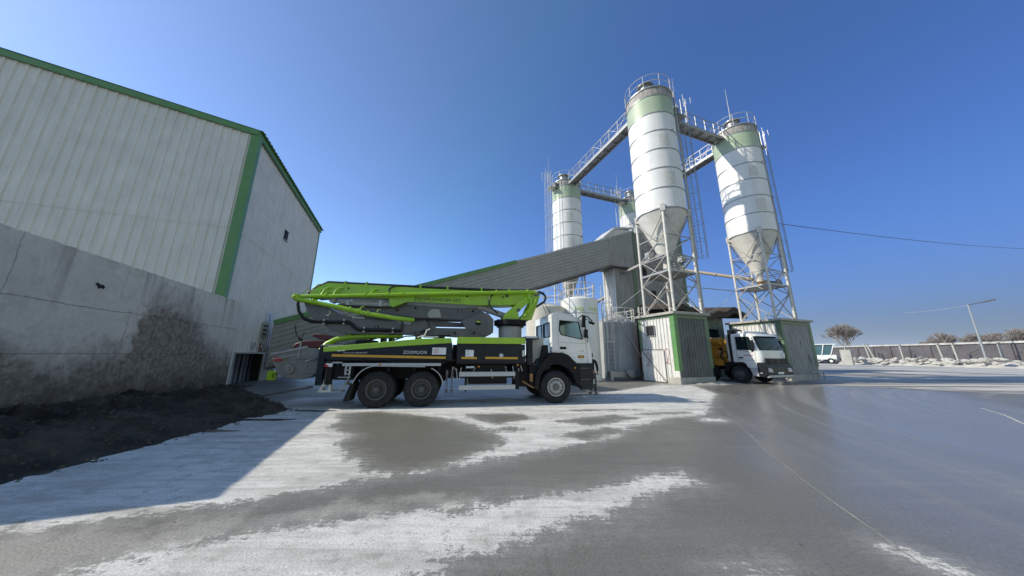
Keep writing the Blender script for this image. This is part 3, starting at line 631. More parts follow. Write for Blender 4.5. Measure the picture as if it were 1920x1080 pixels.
q = MB(); q.open = True; q.corr((1.0, .2, 3.15), (0, 0, 1), .85, (2.2, 0, .15), (0, -1, 0), .2, .03); q.corr((-.3, .2, 2.8), (0, 0, 1), lambda x: .1+x*.6, (1.3, 0, .2), (0, -1, 0), .2, .03); q.build('upper_cladding', 'clad', hh, ang=20)  # paler sheet puts sunlit brightness into this hood, which faces off the sun
q = MB(); q.beam((-.5, .12, 2.75), (1.0, .12, 4.05), .08, .14); q.beam((1.0, .12, 4.05), (3.25, .12, 4.4), .08, .14); q.beam((3.25, .12, 3.5), (3.25, .12, 4.4), .1, .1); q.prism([(-.5, 2.8), (1.0, 4.1), (3.25, 4.45), (3.25, 4.5), (.95, 4.16), (-.55, 2.84)], .1, 2.2); q.build('roof_edge', 'pipewhite', hh)

# ------------------------------------------------------------------ silos
SR = 1.67; ST = 21.45; SC = 11.5
def ring_rail(q, r, z, h, n=20, a0=0, a1=2*math.pi, posts=10, t=.022):
    for hz in (h, h*.5):
        pts = [(r*math.cos(a0+(a1-a0)*i/n), r*math.sin(a0+(a1-a0)*i/n), z+hz) for i in range(n+1)]; q.tube(pts, t, 6)
    for i in range(posts+1):
        a = a0+(a1-a0)*i/posts; q.cyl((r*math.cos(a), r*math.sin(a), z), (r*math.cos(a), r*math.sin(a), z+h), t, n=6)
def cage_ladder(q, x, y, z0_, z1_, ang, cage0, t=.02):
    """ladder standing off at (x,y); ang = outward direction of the cage"""
    o = Vector((math.cos(ang), math.sin(ang), 0)); s_ = Vector((-o.y, o.x, 0)); c = Vector((x, y, 0))
    for k in (-1, 1): q.beam(c+s_*k*.22+Vector((0, 0, z0_)), c+s_*k*.22+Vector((0, 0, z1_)), .04, .04)
    z = z0_+.15
    while z < z1_: q.cyl(c+s_*.22+Vector((0, 0, z)), c-s_*.22+Vector((0, 0, z)), .014, n=5); z += .3
    zz = cage0; hoop = [c+s_*.22*math.cos(a)*1.75+o*(.02+.68*math.sin(a)) for a in np.linspace(math.pi, 0, 9)]
    hoop = [c-s_*.24]+hoop[1:-1]+[c+s_*.24]
    while zz < z1_+.01:
        q.tube([p+Vector((0, 0, zz)) for p in hoop], t, 5); zz += 1.35
    for i in (1, 2, 4, 6, 7): q.beam(hoop[i]+Vector((0, 0, cage0)), hoop[i]+Vector((0, 0, z1_)), .03, .012)
def make_silo(label, px_, py_, roof_z, lad='right', mast=False, fill=True):
    t = thing('cement_silo', label, 'silo', PW(px_, py_), ANG, 'four cement silos on steel legs')
    sheet = 1.53; zs = [SC+sheet*i for i in range(7)]
    q = MB(); q.lathe([(SR, SC), (SR, SC+sheet*5)], 64); q.build('shell', 'silo', t, 60)
    q = MB(); q.lathe([(SR, SC+sheet*5), (SR, SC+sheet*6)], 64); q.build('green_band', 'greenfade', t, 60)
    q = MB(); q.lathe([(SR, SC+sheet*6), (SR, ST-.05), (SR*.98, ST), (.5, ST+.28), (.02, ST+.3)], 64); q.build('top_band', 'silogrey', t, 40)
    q = MB()
    for z in zs: q.lathe([(SR+.002, z-.045), (SR+.035, z-.03), (SR+.035, z+.03), (SR+.002, z+.045)], 64)
    q.lathe([(SR+.002, ST-.1), (SR+.06, ST-.09), (SR+.06, ST+.01), (SR-.05, ST+.03)], 64)
    q.build('stiffening_ring', 'steelgrey' if roof_z else 'armlight', t, 50)
    q = MB(); q.lathe([(SR-.01, SC), (.24, SC-3.45), (.24, SC-3.9), (.01, SC-3.9)], 48); q.build('cone', 'cone', t, 50)
    q = MB(); q.cyl((0, 0, SC-3.9), (0, 0, SC-4.25), .26, n=16); q.box((.3, 0, SC-4.05), (.3, .2, .2)); q.build('outlet_valve', 'rust' if px_ > 5 else 'steelgrey', t)
    for zc, a0_, aw, hp_ in ((SC+sheet*3.45, -112, 24, .95), (SC+sheet*1.45, -108, 26, 1.05)):
        q = MB(); q.lathe([(SR+.003, zc-hp_/2), (SR+.006, zc-hp_/2), (SR+.006, zc+hp_/2), (SR+.003, zc+hp_/2)], 10, a0=R(a0_-aw/2-8*(px_ > 5)), a1=R(a0_+aw/2-8*(px_ > 5))); q.build('faded_patch', 'fadepatch', t, 60)
    a = SR/math.sqrt(2)+.02; lt = SC+.35; cs = [(-a, -a), (a, -a), (a, a), (-a, a)]
    for x, y in cs:
        q = MB(); q.cyl((x, y, roof_z), (x, y, lt-.6), .085, n=14); q.box((x, y, roof_z+.02), (.34, .34, .04)); q.box((x*.98, y*.98, lt-.35), (.3, .3, .5), R(45)); lg = q.build('leg', 'steelwhite', t)
    q = MB(); zl = [roof_z+.15, roof_z+2.1, roof_z+3.9, roof_z+5.3, lt-.7]
    for i in range(4):
        (xa, ya), (xb, yb) = cs[i], cs[(i+1) % 4]
        def pt(f, z): return (xa+(xb-xa)*f, ya+(yb-ya)*f, z)
        for z in (zl[2], zl[3]): q.beam(pt(.03, z), pt(.97, z), .055)
        for zA, zB in ((zl[0], zl[1]), (zl[1], zl[2])):
            q.beam(pt(.03, zA), pt(.97, zB), .055); q.beam(pt(.97, zA), pt(.03, zB), .05, .05)
        q.beam(pt(.03, zl[2]), pt(.97, zl[3]), .05)
        q.beam(pt(.03, zl[4]), pt(.5, zl[3]+.1), .055); q.beam(pt(.97, zl[4]), pt(.5, zl[3]+.1), .055)
    q.build('bracing', 'steelbrace', t)
    q = MB(); zt = roof_z+2.75; q.mm((-a, -a, zt), (a, a, zt+.05)); ring_rail
    for (xa, ya), (xb, yb) in zip(cs, cs[1:]+cs[:1]): q.beam((xa, ya, zt+1), (xb, yb, zt+1), .04); q.beam((xa, ya, zt+.02), (xb, yb, zt+.02), .06, .12)
    q.build('service_deck', 'steelgrey', t)
    # roof kit
    q = MB(); ring_rail(q, SR+.02, ST, 1.1, 40, R(60), R(330), 7, .02); q.build('railing', 'steelwhite', t)
    q = MB(); q.cyl((-.55, -.35, ST+.1), (-.55, -.35, ST+.95), .42, n=22); q.lathe([(.62, .95), (.62, 1.0), (.3, 1.16), (.01, 1.2)], 22, (-.55, -.35, ST)); q.cyl((-.55, -.35, ST+.93), (-.55, -.35, ST+.96), .62, n=22); q.build('dust_filter', 'steelgrey', t)
    # fill pipe and ladder
    sx = 1 if lad == 'right' else -1
    q = MB(); px1 = SR+.16
    ang = R(-8) if sx > 0 else R(180+8); ang2 = R(-42) if sx > 0 else R(180+42)
    ca, sa = math.cos(ang2), math.sin(ang2)
    q.tube([(ca*(SR-.5), sa*(SR-.5), ST+.5), (ca*(SR), sa*(SR), ST+.75), (ca*(SR+.16), sa*(SR+.16), ST+.4), (ca*(SR+.16), sa*(SR+.16), 1.2)], .065, 10)
    if fill: q.build('fill_pipe', 'armlight', t)
    q = MB(); LD = 1.25 if sx > 0 else .75; lx, ly = math.cos(ang)*(SR+LD), math.sin(ang)*(SR+LD)
    cage_ladder(q, lx, ly, SC-2.9, ST+.9, ang, SC-2.8, .014)
    for z in np.arange(SC+.2, ST, 2.7): q.beam((lx, ly+.2, z), (lx*SR/(SR+LD), (ly+.2)*SR/(SR+LD), z), .04, .02)
    q.mm((SR*.9*sx, ly-.5, ST-.95), ((SR+LD+.1)*sx, ly+.5, ST-.9))
    for k in range(4):          # square guard at the ladder head
        q.cyl((lx*(1+.3*(k % 2)), ly+(.45 if k > 1 else -.45), ST), (lx*(1+.3*(k % 2)), ly+(.45 if k > 1 else -.45), ST+1.2), .018, n=6)
    q.build('caged_ladder', 'steelgrey' if sx > 0 else 'steelwhite', t)
    q = MB()      # junction box and lugs
    q.box((lx*.7, ly-.35, ST-.7), (.3, .25, .6)); q.cyl((0, -SR-.03, SC+sheet*4), (0, -SR-.12, SC+sheet*4), .05, n=8); q.cyl((.9, -SR*.86, SC+sheet*2), (.95, -SR*.92, SC+sheet*2+.12), .06, n=8); q.build('fittings', 'steeldark', t)
    if mast:
        q = MB(); q.cyl((1.0, .5, ST), (1.0, .5, ST+3.2), .07, .06, 8); q.cyl((1.0, .5, ST+3.2), (1.0, .5, ST+6.2), .035, .012, 6); q.build('lightning_rod', 'armlight', t)
    else:
        q = MB(); q.cyl((lx+.1, ly+.3, ST+.2), (lx+.1, ly+.3, ST+3.6), .03, .012, 6); q.build('lightning_rod', 'armlight', t)
    return t
BZ = 4.2
s1 = make_silo('nearest and tallest looking silo, standing on the small room with red twos', 0, 0, BZ+.12)
s2 = make_silo('silo on the far right with shadows on its side, behind the mixer truck', 10.15, 0, BZ+.12, mast=True)
s3 = make_silo('silo behind the conveyor gallery, leftmost of the four silos', 0, 12.8, 1.2, 'left', fill=False)
s4 = make_silo('mostly hidden silo just left of the nearest one, top showing above the head house', 10.0, 12.8, 1.2, 'left', fill=False)
for i, (x, y) in enumerate(((0, 12.8), (10, 12.8))):
    q = MB(); q.mm((-1.7, -1.7, 0), (1.7, 1.7, 1.2)); o = q.build('silo_plinth', 'slab'); o.location = PW(x, y); o.rotation_euler = (0, 0, ANG); tag(o, ['concrete plinth under the leftmost silo', 'concrete plinth under the hidden silo behind the tower'][i], 'plinth')
# catwalks
def catwalk(label, a_, b_, z):
    a_ = PW(*a_, z); b_ = PW(*b_, z); d = b_-a_; L = d.length
    t = thing('catwalk', label, 'catwalk', a_, math.atan2(d.y, d.x), 'catwalks between the silo tops')
    q = MB()
    for y in (-.42, .42): q.beam((0, y, -.12), (L, y, -.12), .08, .24)
    n_ = int(L/1.1)
    for i in range(n_+1): q.beam((L*i/n_, -.42, -.14), (L*i/n_, .42, -.14), .06, .1)
    q.mm((0, -.4, -.02), (L, .4, .01)); q.build('deck', 'steelgrey', t)
    q = MB()
    for y in (-.45, .45):
        q.beam((0, y, 1.1), (L, y, 1.1), .05); q.beam((0, y, .55), (L, y, .55), .03)
        for i in range(n_+1): q.beam((L*i/n_, y, 0), (L*i/n_, y, 1.1), .05)
        for i in range(n_): q.beam((L*i/n_, y, 0 if i % 2 else 1.1), (L*(i+1)/n_, y, 1.1 if i % 2 else 0), .035)
    q.build('railing', 'steelgrey', t)
catwalk('truss catwalk from the nearest silo to the leftmost silo', (-.2, SR), (-.2, 12.8-SR), 20.9)
catwalk('truss catwalk from the nearest silo to the mast silo at right', (SR, .3), (10.15-SR, .3), 20.8)
catwalk('truss catwalk from the leftmost silo to the hidden silo', (SR, 12.6), (10-SR, 12.6), 21.1)
catwalk('truss catwalk running back from the mast silo', (10.05, SR), (10.05, 12.8-SR), 20.8)

# ------------------------------------------------------------------ rooms under the silos
def base_room(label, px_, py_, hw, windows, marks, kind=0):
    t = thing('silo_base_room', label, 'shed', PW(px_, py_), ANG, 'corrugated rooms under the silos')
    H_ = BZ-.05
    q = MB(); q.open = True
    q.corr((-hw, hw, 0), (0, 0, 1), H_-.05, (0, -2*hw, 0), (-1, 0, 0), .26, .05); q.build('side_wall', 'cladroom', t, ang=20)
    q = MB(); q.open = True
    q.corr((-hw, -hw, 0), (0, 0, 1), H_-.05, (2*hw, 0, 0), (0, -1, 0), .26, .045); q.corr((hw, -hw, 0), (0, 0, 1), H_-.05, (0, 2*hw, 0), (1, 0, 0), .24, .03); q.corr((hw, hw, 0), (0, 0, 1), H_-.05, (-2*hw, 0, 0), (0, 1, 0), .24, .03)
    q.build('front_wall', 'cladshadedark' if kind == 0 else 'cladshade', t, ang=20)
    q = MB()
    e = .062
    q.mm((-hw-e, -hw-e-.003, .75), (-hw+.01, -hw+.24, H_)); q.mm((-hw+.01, -hw-e-.003, .75), (-hw+.22, -hw+.01, H_)); q.build('corner_trim', 'green' if kind == 0 else 'greendark', t)
    q = MB(); q.mm((hw-.26, -hw-e-.003, .9), (hw+e, -hw+.05, H_)); q.mm((-hw-e, hw-.2, 1.9), (-hw+.01, hw+.03, H_))
    q.mm((-hw+.22, -hw-e-.003, H_-.24), (hw-.26, -hw+.01, H_)); q.mm((-hw-e, -hw+.24, H_-.15), (-hw+.01, hw-.2, H_)); q.build('corner_trim', 'greendark', t)
    q = MB(); q.mm((-hw-e-.006, -hw-e-.009, .38), (-hw+.01, -hw+.24, .75)); q.build('bare_corner', 'cladroom', t)
    q = MB(); ov = .22; q.mm((-hw-ov, -hw-ov, H_), (hw+ov, hw+ov, H_+.16)); q.build('roof_slab', 'slab', t, bevel=.015)
    q = MB(); q.mm((-hw-.06, -hw-.07, 0), (hw+.06, -hw-.03, .38)); q.mm((-hw-.065, -hw-.03, 0), (-hw-.035, -hw+.85, .34)); q.build('plinth_board', 'slab', t)
    return t
r1 = base_room('small corrugated room with red twos sprayed on it under the nearest silo', -.2, 0, 1.4, 1, 1)
q = MB(); q.mm((-1.475, .1, 2.92), (-1.455, .75, 3.55)); wn = q.build('window', 'dark', r1); q = MB()
for a_, b_ in (((-1.49, .06, 2.88), (-1.45, .79, 2.92)), ((-1.49, .06, 3.55), (-1.45, .79, 3.59)), ((-1.49, .06, 2.92), (-1.45, .1, 3.55)), ((-1.49, .75, 2.92), (-1.45, .79, 3.55))): q.mm(a_, b_)
q.build('frame', 'steelgrey', wn)
q = MB(); q.open = True; q.corr((-1.47, 1.35, .05), (0, 0, 1), 1.95, (0, -1.85, 0), (-1, 0, 0), .24, .03); dr = q.build('door', 'cladroom', r1, ang=20)
q = MB(); q.beam((-1.52, 1.3, 2.0), (-1.52, -.5, .06), .03, .035); q.beam((-1.51, 1.36, 2.02), (-1.51, -.5, 2.02), .03, .03); q.beam((-1.51, 1.36, .04), (-1.51, -.5, .04), .03, .03); q.build('door_brace', 'steeldark', dr)
def two(parent, m, fn, s_, name='sprayed_number'):
    pts = [(0, .72), (.08, .9), (.25, 1), (.42, .9), (.46, .7), (.36, .45), (.18, .2), (.05, .02), (.25, .06), (.5, 0)]
    q = MB(); q.tube([fn(x*s_, z*s_) for x, z in pts], .016, 5); return q.build(name, m, parent, 80)
two(r1, 'redfade', lambda x, z: (-1.505, .98-x, .95+z), .85); two(r1, 'redfade', lambda x, z: (-1.452, -.52-x*.8, 1.15+z), .95)
two(r1, 'greyspray', lambda x, z: (-.75+x, -1.44, 1.7+z), .9)
q = MB(); q.mm((-1.4, -3.1, .0), (1.7, -1.5, .02)); 
r2 = base_room('wider corrugated room under the mast silo, behind the mixer truck', 10.0, 0, 1.75, 0, 0, 1)
two(r2, 'greyspray', lambda x, z: (.1+x*.3, -1.79, 2.3+z), .5)
q = MB(); q.tube([(.75, -1.79, 1.1), (.8, -1.79, 1.6), (.95, -1.79, 1.75), (1.0, -1.79, 1.2), (1.1, -1.79, 1.15)], .014, 5); q.build('sprayed_scrawl', 'greyspray', r2, 80)
q = MB(); q.beam((.2, -2.05, .55), (1.75, -2.05, .55), .06, .06)
for x in (.3, 1.0, 1.65): q.beam((x, -2.05, 0), (x, -2.05, .55), .06)
q.build('kick_rail', 'steelgrey', r2)
o = mound('chalk_mound', *(PW(.6, -1.85)[:2]), 2.6, .5, .17, ANG-.05, 'spill', seed=3); tag(o, 'low chalky mound of spilt cement at the foot of the first silo room', 'spill mound')
o = mound('chalk_mound', *(PW(12.4, -.6)[:2]), .8, .5, .5, ANG, 'soil', seed=8); tag(o, 'dark mound against the right corner of the mast silo room', 'spill mound')

# fill tube from silo to tower, cable conduit, thin cables
t = thing('screw_conveyor', 'beige tube conveyor running from the mast silo cone to the tower', 'screw conveyor', PW(10.15, 0, 7.0), ANG)
SA, SB = Vector((1.1, -.1, .65)), Vector((-3.6, 7.6, 3.75))
q = MB(); q.cyl(SA, SB, .14, n=16)
for f in (.15, .4, .65, .9): p = SA.lerp(SB, f); d_ = (SB-SA).normalized(); q.cyl(p-d_*.03, p+d_*.03, .19, n=16)
q.build('tube', 'beige', t)
q = MB(); q.cyl((1.75, -.45, .45), (.95, -.12, .54), .2, n=16); q.box((1.7, -.43, .75), (.25, .2, .15)); q.build('motor', 'steeldark', t)
q = MB(); q.cyl((0, 0, .65), (0, 0, .35), .2, n=14); q.build('inlet', 'rust', t)
t = thing('screw_conveyor', 'grey tube conveyor with motor inside the legs of the nearest silo', 'screw conveyor', PW(0, 0, 7.2), ANG)
q = MB(); q.cyl((-.75, -.1, 1.2), (3.0, 7.55, 2.4), .15, n=16); q.cyl((.2, .1, .1), (.9, -.6, .55), .12, n=12); q.build('tube', 'armlight', t)
q = MB(); q.cyl((-1.0, -.75, .9), (-.8, -.2, 1.15), .19, n=14); q.box((.6, -.75, .9), (.45, .35, .4)); q.box((-.9, .6, 1.4), (.4, .4, .5)); q.build('motor', 'steelgrey', t)
t = thing('screw_conveyor', 'grey tube conveyor rising from the leftmost silo to the tower', 'screw conveyor', PW(0, 12.8, 5.4), ANG)
q = MB(); q.cyl((-.3, .2, 0), (4.2, -4.3, 3.4), .17, n=16); q.build('tube', 'armlight', t)
q = MB(); q.cyl((-.3, .2, 0), (-.7, .6, -.3), .22, n=14); q.build('motor', 'steeldark', t)
q = MB(); q.cyl(PW(1.2, .8, 6.7), PW(8.9, .4, 6.7), .035, n=8); o = q.build('conduit_pipe', 'steelgrey'); tag(o, 'thin level conduit between the legs of the two right silos', 'pipe')
def cable(name, label, a_, b_, sag, r, m='hose', n=24):
    q = MB(); a_, b_ = Vector(a_), Vector(b_); q.tube([a_.lerp(b_, i/n)-Vector((0, 0, sag*4*(i/n)*(1-i/n))) for i in range(n+1)], r, 5); o = q.build(name, m); return tag(o, label, 'cable')
cable('overhead_cable', 'thin dark cable leading off to the right from the mast silo ladder', PW(12.1, 0, 13.3), (97, 50, 20.6), .6, .028)
cable('overhead_cable', 'loose cable sagging over the dark shed roof between the base rooms', PW(7.6, -.8, 8.4), PW(2.2, -.4, 4.4), .7, .018, 'pipewhite')
cable('guy_wire', 'thin guy wire slanting down from the first silo leg beside the grey tank', PW(-1.2, -1.1, 7.2), PW(-5.0, 3.0, 3.2), .05, .012, 'pipewhite')

# ------------------------------------------------------------------ control cabin with rusty roof between the rooms
cb = thing('control_cabin', 'dim green grey cabin with window under a warped dark roof between the silo rooms', 'cabin', PW(2.44, 3.2), ANG)
q = MB(); q.open = True; q.corr((0, 0, 0), (0, 0, 1), 4.9, (7.2, 0, 0), (0, -1, 0), .3, .02); q.corr((7.2, 0, 0), (0, 0, 1), 4.9, (0, 3, 0), (1, 0, 0), .3, .02)
M['cabingreen'] = mat('cabin_green', (.20, .25, .23), .6, 0, .2, 2, (.12, .13, .12), .5, True); q.build('wall', 'cabingreen', cb, ang=20)
q = MB(); q.mm((4.3, -.12, 0), (4.55, -.03, 5.0)); q.mm((.1, -.1, 4.35), (4.3, -.03, 4.55)); q.mm((3.75, -.1, 2.6), (3.9, -.03, 4.35)); q.build('post', 'armlight', cb)
q = MB(); q.mm((1.6, -.06, 2.9), (3.75, -.04, 4.2)); wn = q.build('window', 'glass', cb); q = MB()
for a_, b_ in (((1.55, -.1, 2.84), (3.75, -.05, 2.9)), ((1.55, -.1, 4.2), (3.75, -.05, 4.26)), ((2.65, -.09, 2.9), (2.7, -.05, 4.2))): q.mm(a_, b_)
q.build('frame', 'armlight', wn)
q = MB(); q.mm((5.1, -.06, 1), (6.4, -.04, 3.9)); q.build('door', 'glass', cb)
q = MB(); nn = 40; vs = []
for j in (0, 1):
    for i in range(nn+1):
        x = -.7+9.2*i/nn; b_ = 5.75+.28*math.sin(x*1.05+.4)+.12*math.sin(x*2.9)-(.45 if j == 0 else 0)*1.0; vs.append((x, -1.3+j*3.6, b_+(.0 if i % 2 else .05)))
q.add(vs, [(i, i+1, nn+2+i, nn+1+i) for i in range(nn)])
q.add([(v[0], v[1], v[2]-.5) for v in vs], [(i, i+1, nn+2+i, nn+1+i) for i in range(nn)]); 
q.add([vs[i] for i in range(nn+1)]+[(vs[i][0], vs[i][1], vs[i][2]-.5) for i in range(nn+1)], [(i, i+1, nn+2+i, nn+1+i) for i in range(nn)])
q.build('roof', 'roofdark', cb, ang=15)

# ------------------------------------------------------------------ tanks
def tank(name, label, x, y, r, h, m, dome, rz=0):
    t = thing(name, label, 'tank', (x, y, 0), rz, 'upright tanks beside the tower')
    q = MB(); prof = [(r, .35), (r, h)]
    if dome == 'dome': prof += [(r*.97, h+.06), (r*.85, h+.16), (r*.5, h+.28), (.02, h+.32)]
    else: prof += [(.3, h+.9), (.02, h+.92)]
    q.lathe([(.02, .35)]+prof, 48); q.build('shell', m, t, 25)
    q = MB(); q.lathe([(r-.02, 0), (r+.02, .02), (r+.02, .36), (r-.02, .38)], 48); q.build('skirt', m, t)
    return t
pt = tank('storage_tank', 'white upright tank with faded lime lettering behind the pump truck cab', 4.75, 20.6, 1.28, 5.35, 'tank', 'dome')
q = MB(); ring_rail(q, 1.1, 5.5, 1.0, 30, 0, 2*math.pi, 9, .028); q.build('railing', 'steelwhite', pt)
q = MB(); cage_ladder(q, 1.5, -.35, .35, 6.4, R(-15), 2.5); q.build('caged_ladder', 'steelwhite', pt)
q = MB(); q.lathe([(1.283, 4.36), (1.292, 4.36), (1.292, 4.41), (1.283, 4.41)], 40, a0=R(-140), a1=R(-30)); q.build('painted_line', 'armlight', pt)
# lettering wrapped on the tank
word = 'POL TIR'
for i, ch in enumerate(word):
    if ch == ' ': continue
    a_ = R(-116+i*10.5); text('lettering', ch, .34, 'limetext', pt, (1.286*math.cos(a_), 1.286*math.sin(a_), 4.52), (R(90), 0, a_+R(90)), .014, 0)
t2 = tank('storage_tank', 'grey dusty cone topped tank with a caged ladder beside the first silo room', 8.05, 23.0, 1.55, 4.0, 'tankgrey', 'cone', ANG)
q = MB(); ring_rail(q, 1.4, 4.1, 1.0, 24, R(-150), R(60), 8, .028); q.build('railing', 'steelwhite', t2)
q = MB(); cage_ladder(q, 1.5, -1.0, .4, 5.3, R(-35), 2.1); cage_ladder(q, -1.35, -1.0, .4, 5.2, R(-140), 2.6); q.build('caged_ladder', 'steelwhite', t2)
q = MB(); q.tube([(-1.3, -1.2, 5.0), (-.6, -1.75, 3.4), (.5, -2.0, 1.4), (1.35, -2.3, .2)], .035, 8); q.build('hose', 'armlight', t2)
q = MB(); q.mm((-2.3, -1.9, .2), (2.0, -1.6, .55)); q.cyl((-.7, -1.95, .45), (-.7, -2.15, .45), .26, n=18); q.mm((-2.3, -2.0, 0), (-2.1, -1.5, .6)); q.mm((1.2, -1.9, 0), (1.5, -1.5, .8)); q.build('base_frame', 'steelgrey', t2)
t3 = tank('storage_tank', 'beige upright tank half hidden behind the back of the white truck cab', 2.35, 20.4, 1.35, 4.75, 'beige', 'dome')
M['creamtank'] = mat('cream_tank', (.62, .59, .52), .5, 0, .1, 2, (.45, .42, .36), .5, True)
for c_ in t3.children: c_.data.materials[0] = M['creamtank']
q = MB(); ring_rail(q, 1.15, 4.9, 1.0, 24, 0, 2*math.pi, 8, .024); q.build('railing', 'steelwhite', t3)

# ------------------------------------------------------------------ truck wheels
def wheel(parent, x, y, side, dual=False, r=.55, light=False, near=True):
    """side=-1: outer face towards -y"""
    s_ = side; wd = .3; q = MB()
    def tyre(y0):
        pf = [(.30, 0), (.33, -.012), (.42, -.035), (.5, -.03), (r-.02, -.005), (r, .03), (r, wd-.03), (r-.02, wd+.005), (.5, wd+.03), (.42, wd+.035), (.33, wd+.012), (.30, wd)]
        q.lathe([(a*1., y0-s_*b if s_ > 0 else y0+b) for a, b in pf], 56, (x, 0, r), 'y')
        n = 44
        for i in range(n):
            t = 2*math.pi*i/n
            for k in (0, 1):
                yy = y0+(-s_)*(.075+.15*k)
                q.box((x+math.cos(t+k*.07)*(r-.002), yy, r+math.sin(t+k*.07)*(r-.002)), (.012, .125, .05), ry=-(t+k*.07))
    tyre(y)
    if dual: tyre(y-s_*.33)
    w_ = q.build('wheel', 'rubber', parent, 40)
    q = MB(); d = -s_
    if dual:   # deep dish
        q.lathe([(.305, y+d*.0), (.315, y-d*.012), (.285, y-d*.014), (.26, y+d*.02), (.25, y+d*.12), (.235, y+d*.15), (.12, y+d*.15)], 40, (x, 0, r), 'y')
        rm = q.build('rim', 'rimlight' if light else 'rim', w_)
        q = MB(); q.cyl((x, y+d*.15, r), (x, y-d*.02, r), .13, .10, 20); q.cyl((x, y-d*.02, r), (x, y-d*.05, r), .085, .07, 16)
    else:
        q.lathe([(.305, y), (.315, y-d*.012), (.285, y-d*.012), (.26, y+d*.03), (.245, y+d*.05), (.22, y-d*.01), (.17, y-d*.03), (.13, y-d*.03)], 40, (x, 0, r), 'y')
        rm = q.build('rim', 'rimlight' if light else 'rim', w_)
        q = MB(); q.cyl((x, y, r), (x, y-d*.075, r), .13, .115, 20); q.cyl((x, y-d*.07, r), (x, y-d*.09, r), .06, n=14)
    for i in range(10):
        t = 2*math.pi*i/10; rr = .17 if dual else .195; yy = y+d*.13 if dual else y-d*.03
        q.cyl((x+math.cos(t)*rr, yy, r+math.sin(t)*rr), (x+math.cos(t)*rr, yy-d*.03, r+math.sin(t)*rr), .016, n=6)
    q.build('hub', 'rim' if not light else 'steeldark', w_)
    return w_

# ------------------------------------------------------------------ concrete pump truck
TA = math.atan2(1.10, 5.81)
un = Vector((math.cos(TA), math.sin(TA), 0)); nn_ = Vector((-un.y, un.x, 0))
pt_ = thing('concrete_pump_truck', 'lime green, navy and white concrete pump truck with its boom folded, parked side on', 'pump truck', Vector((-4.26, 9.73, 0))+nn_*1.25, TA)
T = pt_
Y = lambda off: off-1.25
for x, du in ((0, 1), (1.37, 1), (5.93, 0)):
    wheel(T, x, Y(.02), -1, bool(du), .55, light=not du); wheel(T, x, Y(2.48), 1, bool(du), .55, light=not du)
q = MB(); q.mm((-2.0, Y(.82), .82), (7.0, Y(.9), 1.12)); q.mm((-2.0, Y(1.6), .82), (7.0, Y(1.68), 1.12))
for x in (-1.9, -.7, .68, 2.1, 3.3, 4.6, 5.6): q.mm((x-.06, Y(.9), .86), (x+.06, Y(1.6), 1.08))
for x in (0, 1.37, 5.93): q.cyl((x, Y(.3), .55), (x, Y(2.2), .55), .1, n=12)
for x in (0, 1.37): q.cyl((x, Y(1.0), .55), (x, Y(1.5), .55), .24, n=16)
for off in (.95, 1.55): q.tube([(-.75, Y(off), .78), (0, Y(off), .72), (.68, Y(off), .95), (1.37, Y(off), .72), (2.1, Y(off), .78)], .06, 6)
q.build('chassis', 'black', T)
# deck superstructure
def slabpoly(name, pts, o0, o1, m, parent=T, bev=.01, pl='xz'):
    q = MB(); q.prism(pts, Y(o0), Y(o1), pl); return q.build(name, m, parent, bevel=bev)
gp = [(-1.68, 1.85), (1.26, 2.16), (2.24, 2.19), (2.28, 2.03), (.44, 1.89), (-1.66, 1.70)]
for o0, o1 in ((.02, .10), (2.40, 2.48)):
    slabpoly('green_side_rail', gp, o0, o1, 'lime')
    slabpoly('green_side_rail', [(2.44, 2.23), (4.84, 2.24), (4.84, 2.02), (2.45, 2.01)], o0, o1+.0, 'lime')
navy = [(-1.66, 1.695), (.44, 1.885), (2.28, 2.025), (2.31, 1.43), (2.12, 1.46), (-1.42, 1.46), (-1.62, 1.51)]
for o0, o1 in ((.035, .09), (2.41, 2.465)): slabpoly('side_panel', navy, o0, o1, 'navy')
q = MB(); q.mm((2.45, Y(.03), 1.36), (4.83, Y(.75), 2.005)); q.mm((2.9, Y(.1), 2.0), (4.7, Y(.7), 2.12)); q.build('side_locker', 'navy', T, bevel=.015)
q = MB(); q.mm((2.45, Y(1.8), 1.36), (4.83, Y(2.47), 2.005)); q.build('side_locker', 'navy', T, bevel=.015)
q = MB(); q.mm((3.38, Y(.026), 1.38), (3.392, Y(.034), 2.0)); q.mm((2.47, Y(.02), 1.33), (4.81, Y(.03), 1.37)); q.build('locker_seam', 'black', T)
# reflective stripes
def stripe(x0, z0, x1, z1, h, off=.018, m='yellow', nm='reflective_stripe'):
    q = MB(); q.prism([(x0, z0), (x1, z1), (x1, z1-h), (x0, z0-h)], Y(off), Y(off+.016)); return q.build(nm, m, T)
stripe(-1.41, 1.64, 2.09, 1.575, .075); stripe(2.61, 1.57, 3.13, 1.565, .07); stripe(3.42, 1.575, 4.56, 1.565, .07)
for x0, z0, x1, z1 in ((1.64, 1.64, 2.09, 1.87), (2.74, 1.575, 3.02, 1.80), (4.72, 1.6, 4.8, 1.8)):
    q = MB(); q.mm((x0, Y(.012), z0), (x1, Y(.02), z1)); d_ = q.build('data_plate', 'white', T)
    q = MB()
    for k in range(3): q.mm((x0+.12*(x1-x0), Y(.006), z0+(.2+.25*k)*(z1-z0)), (x0+.45*(x1-x0), Y(.011), z0+(.27+.25*k)*(z1-z0)))
    q.build('plate_lines', 'red' if x0 == 1.64 else 'armlight', d_)
q = MB(); q.cyl((3.97, Y(.02), 1.62), (3.97, Y(-.005), 1.62), .07, n=20); d_ = q.build('round_decal', 'white', T); q = MB(); q.lathe([(.055, 0), (.055, -.004), (.042, -.004), (.042, 0)], 20, (3.97, Y(-.006), 1.62), 'y'); q.build('decal_ring', 'armgrey', d_)
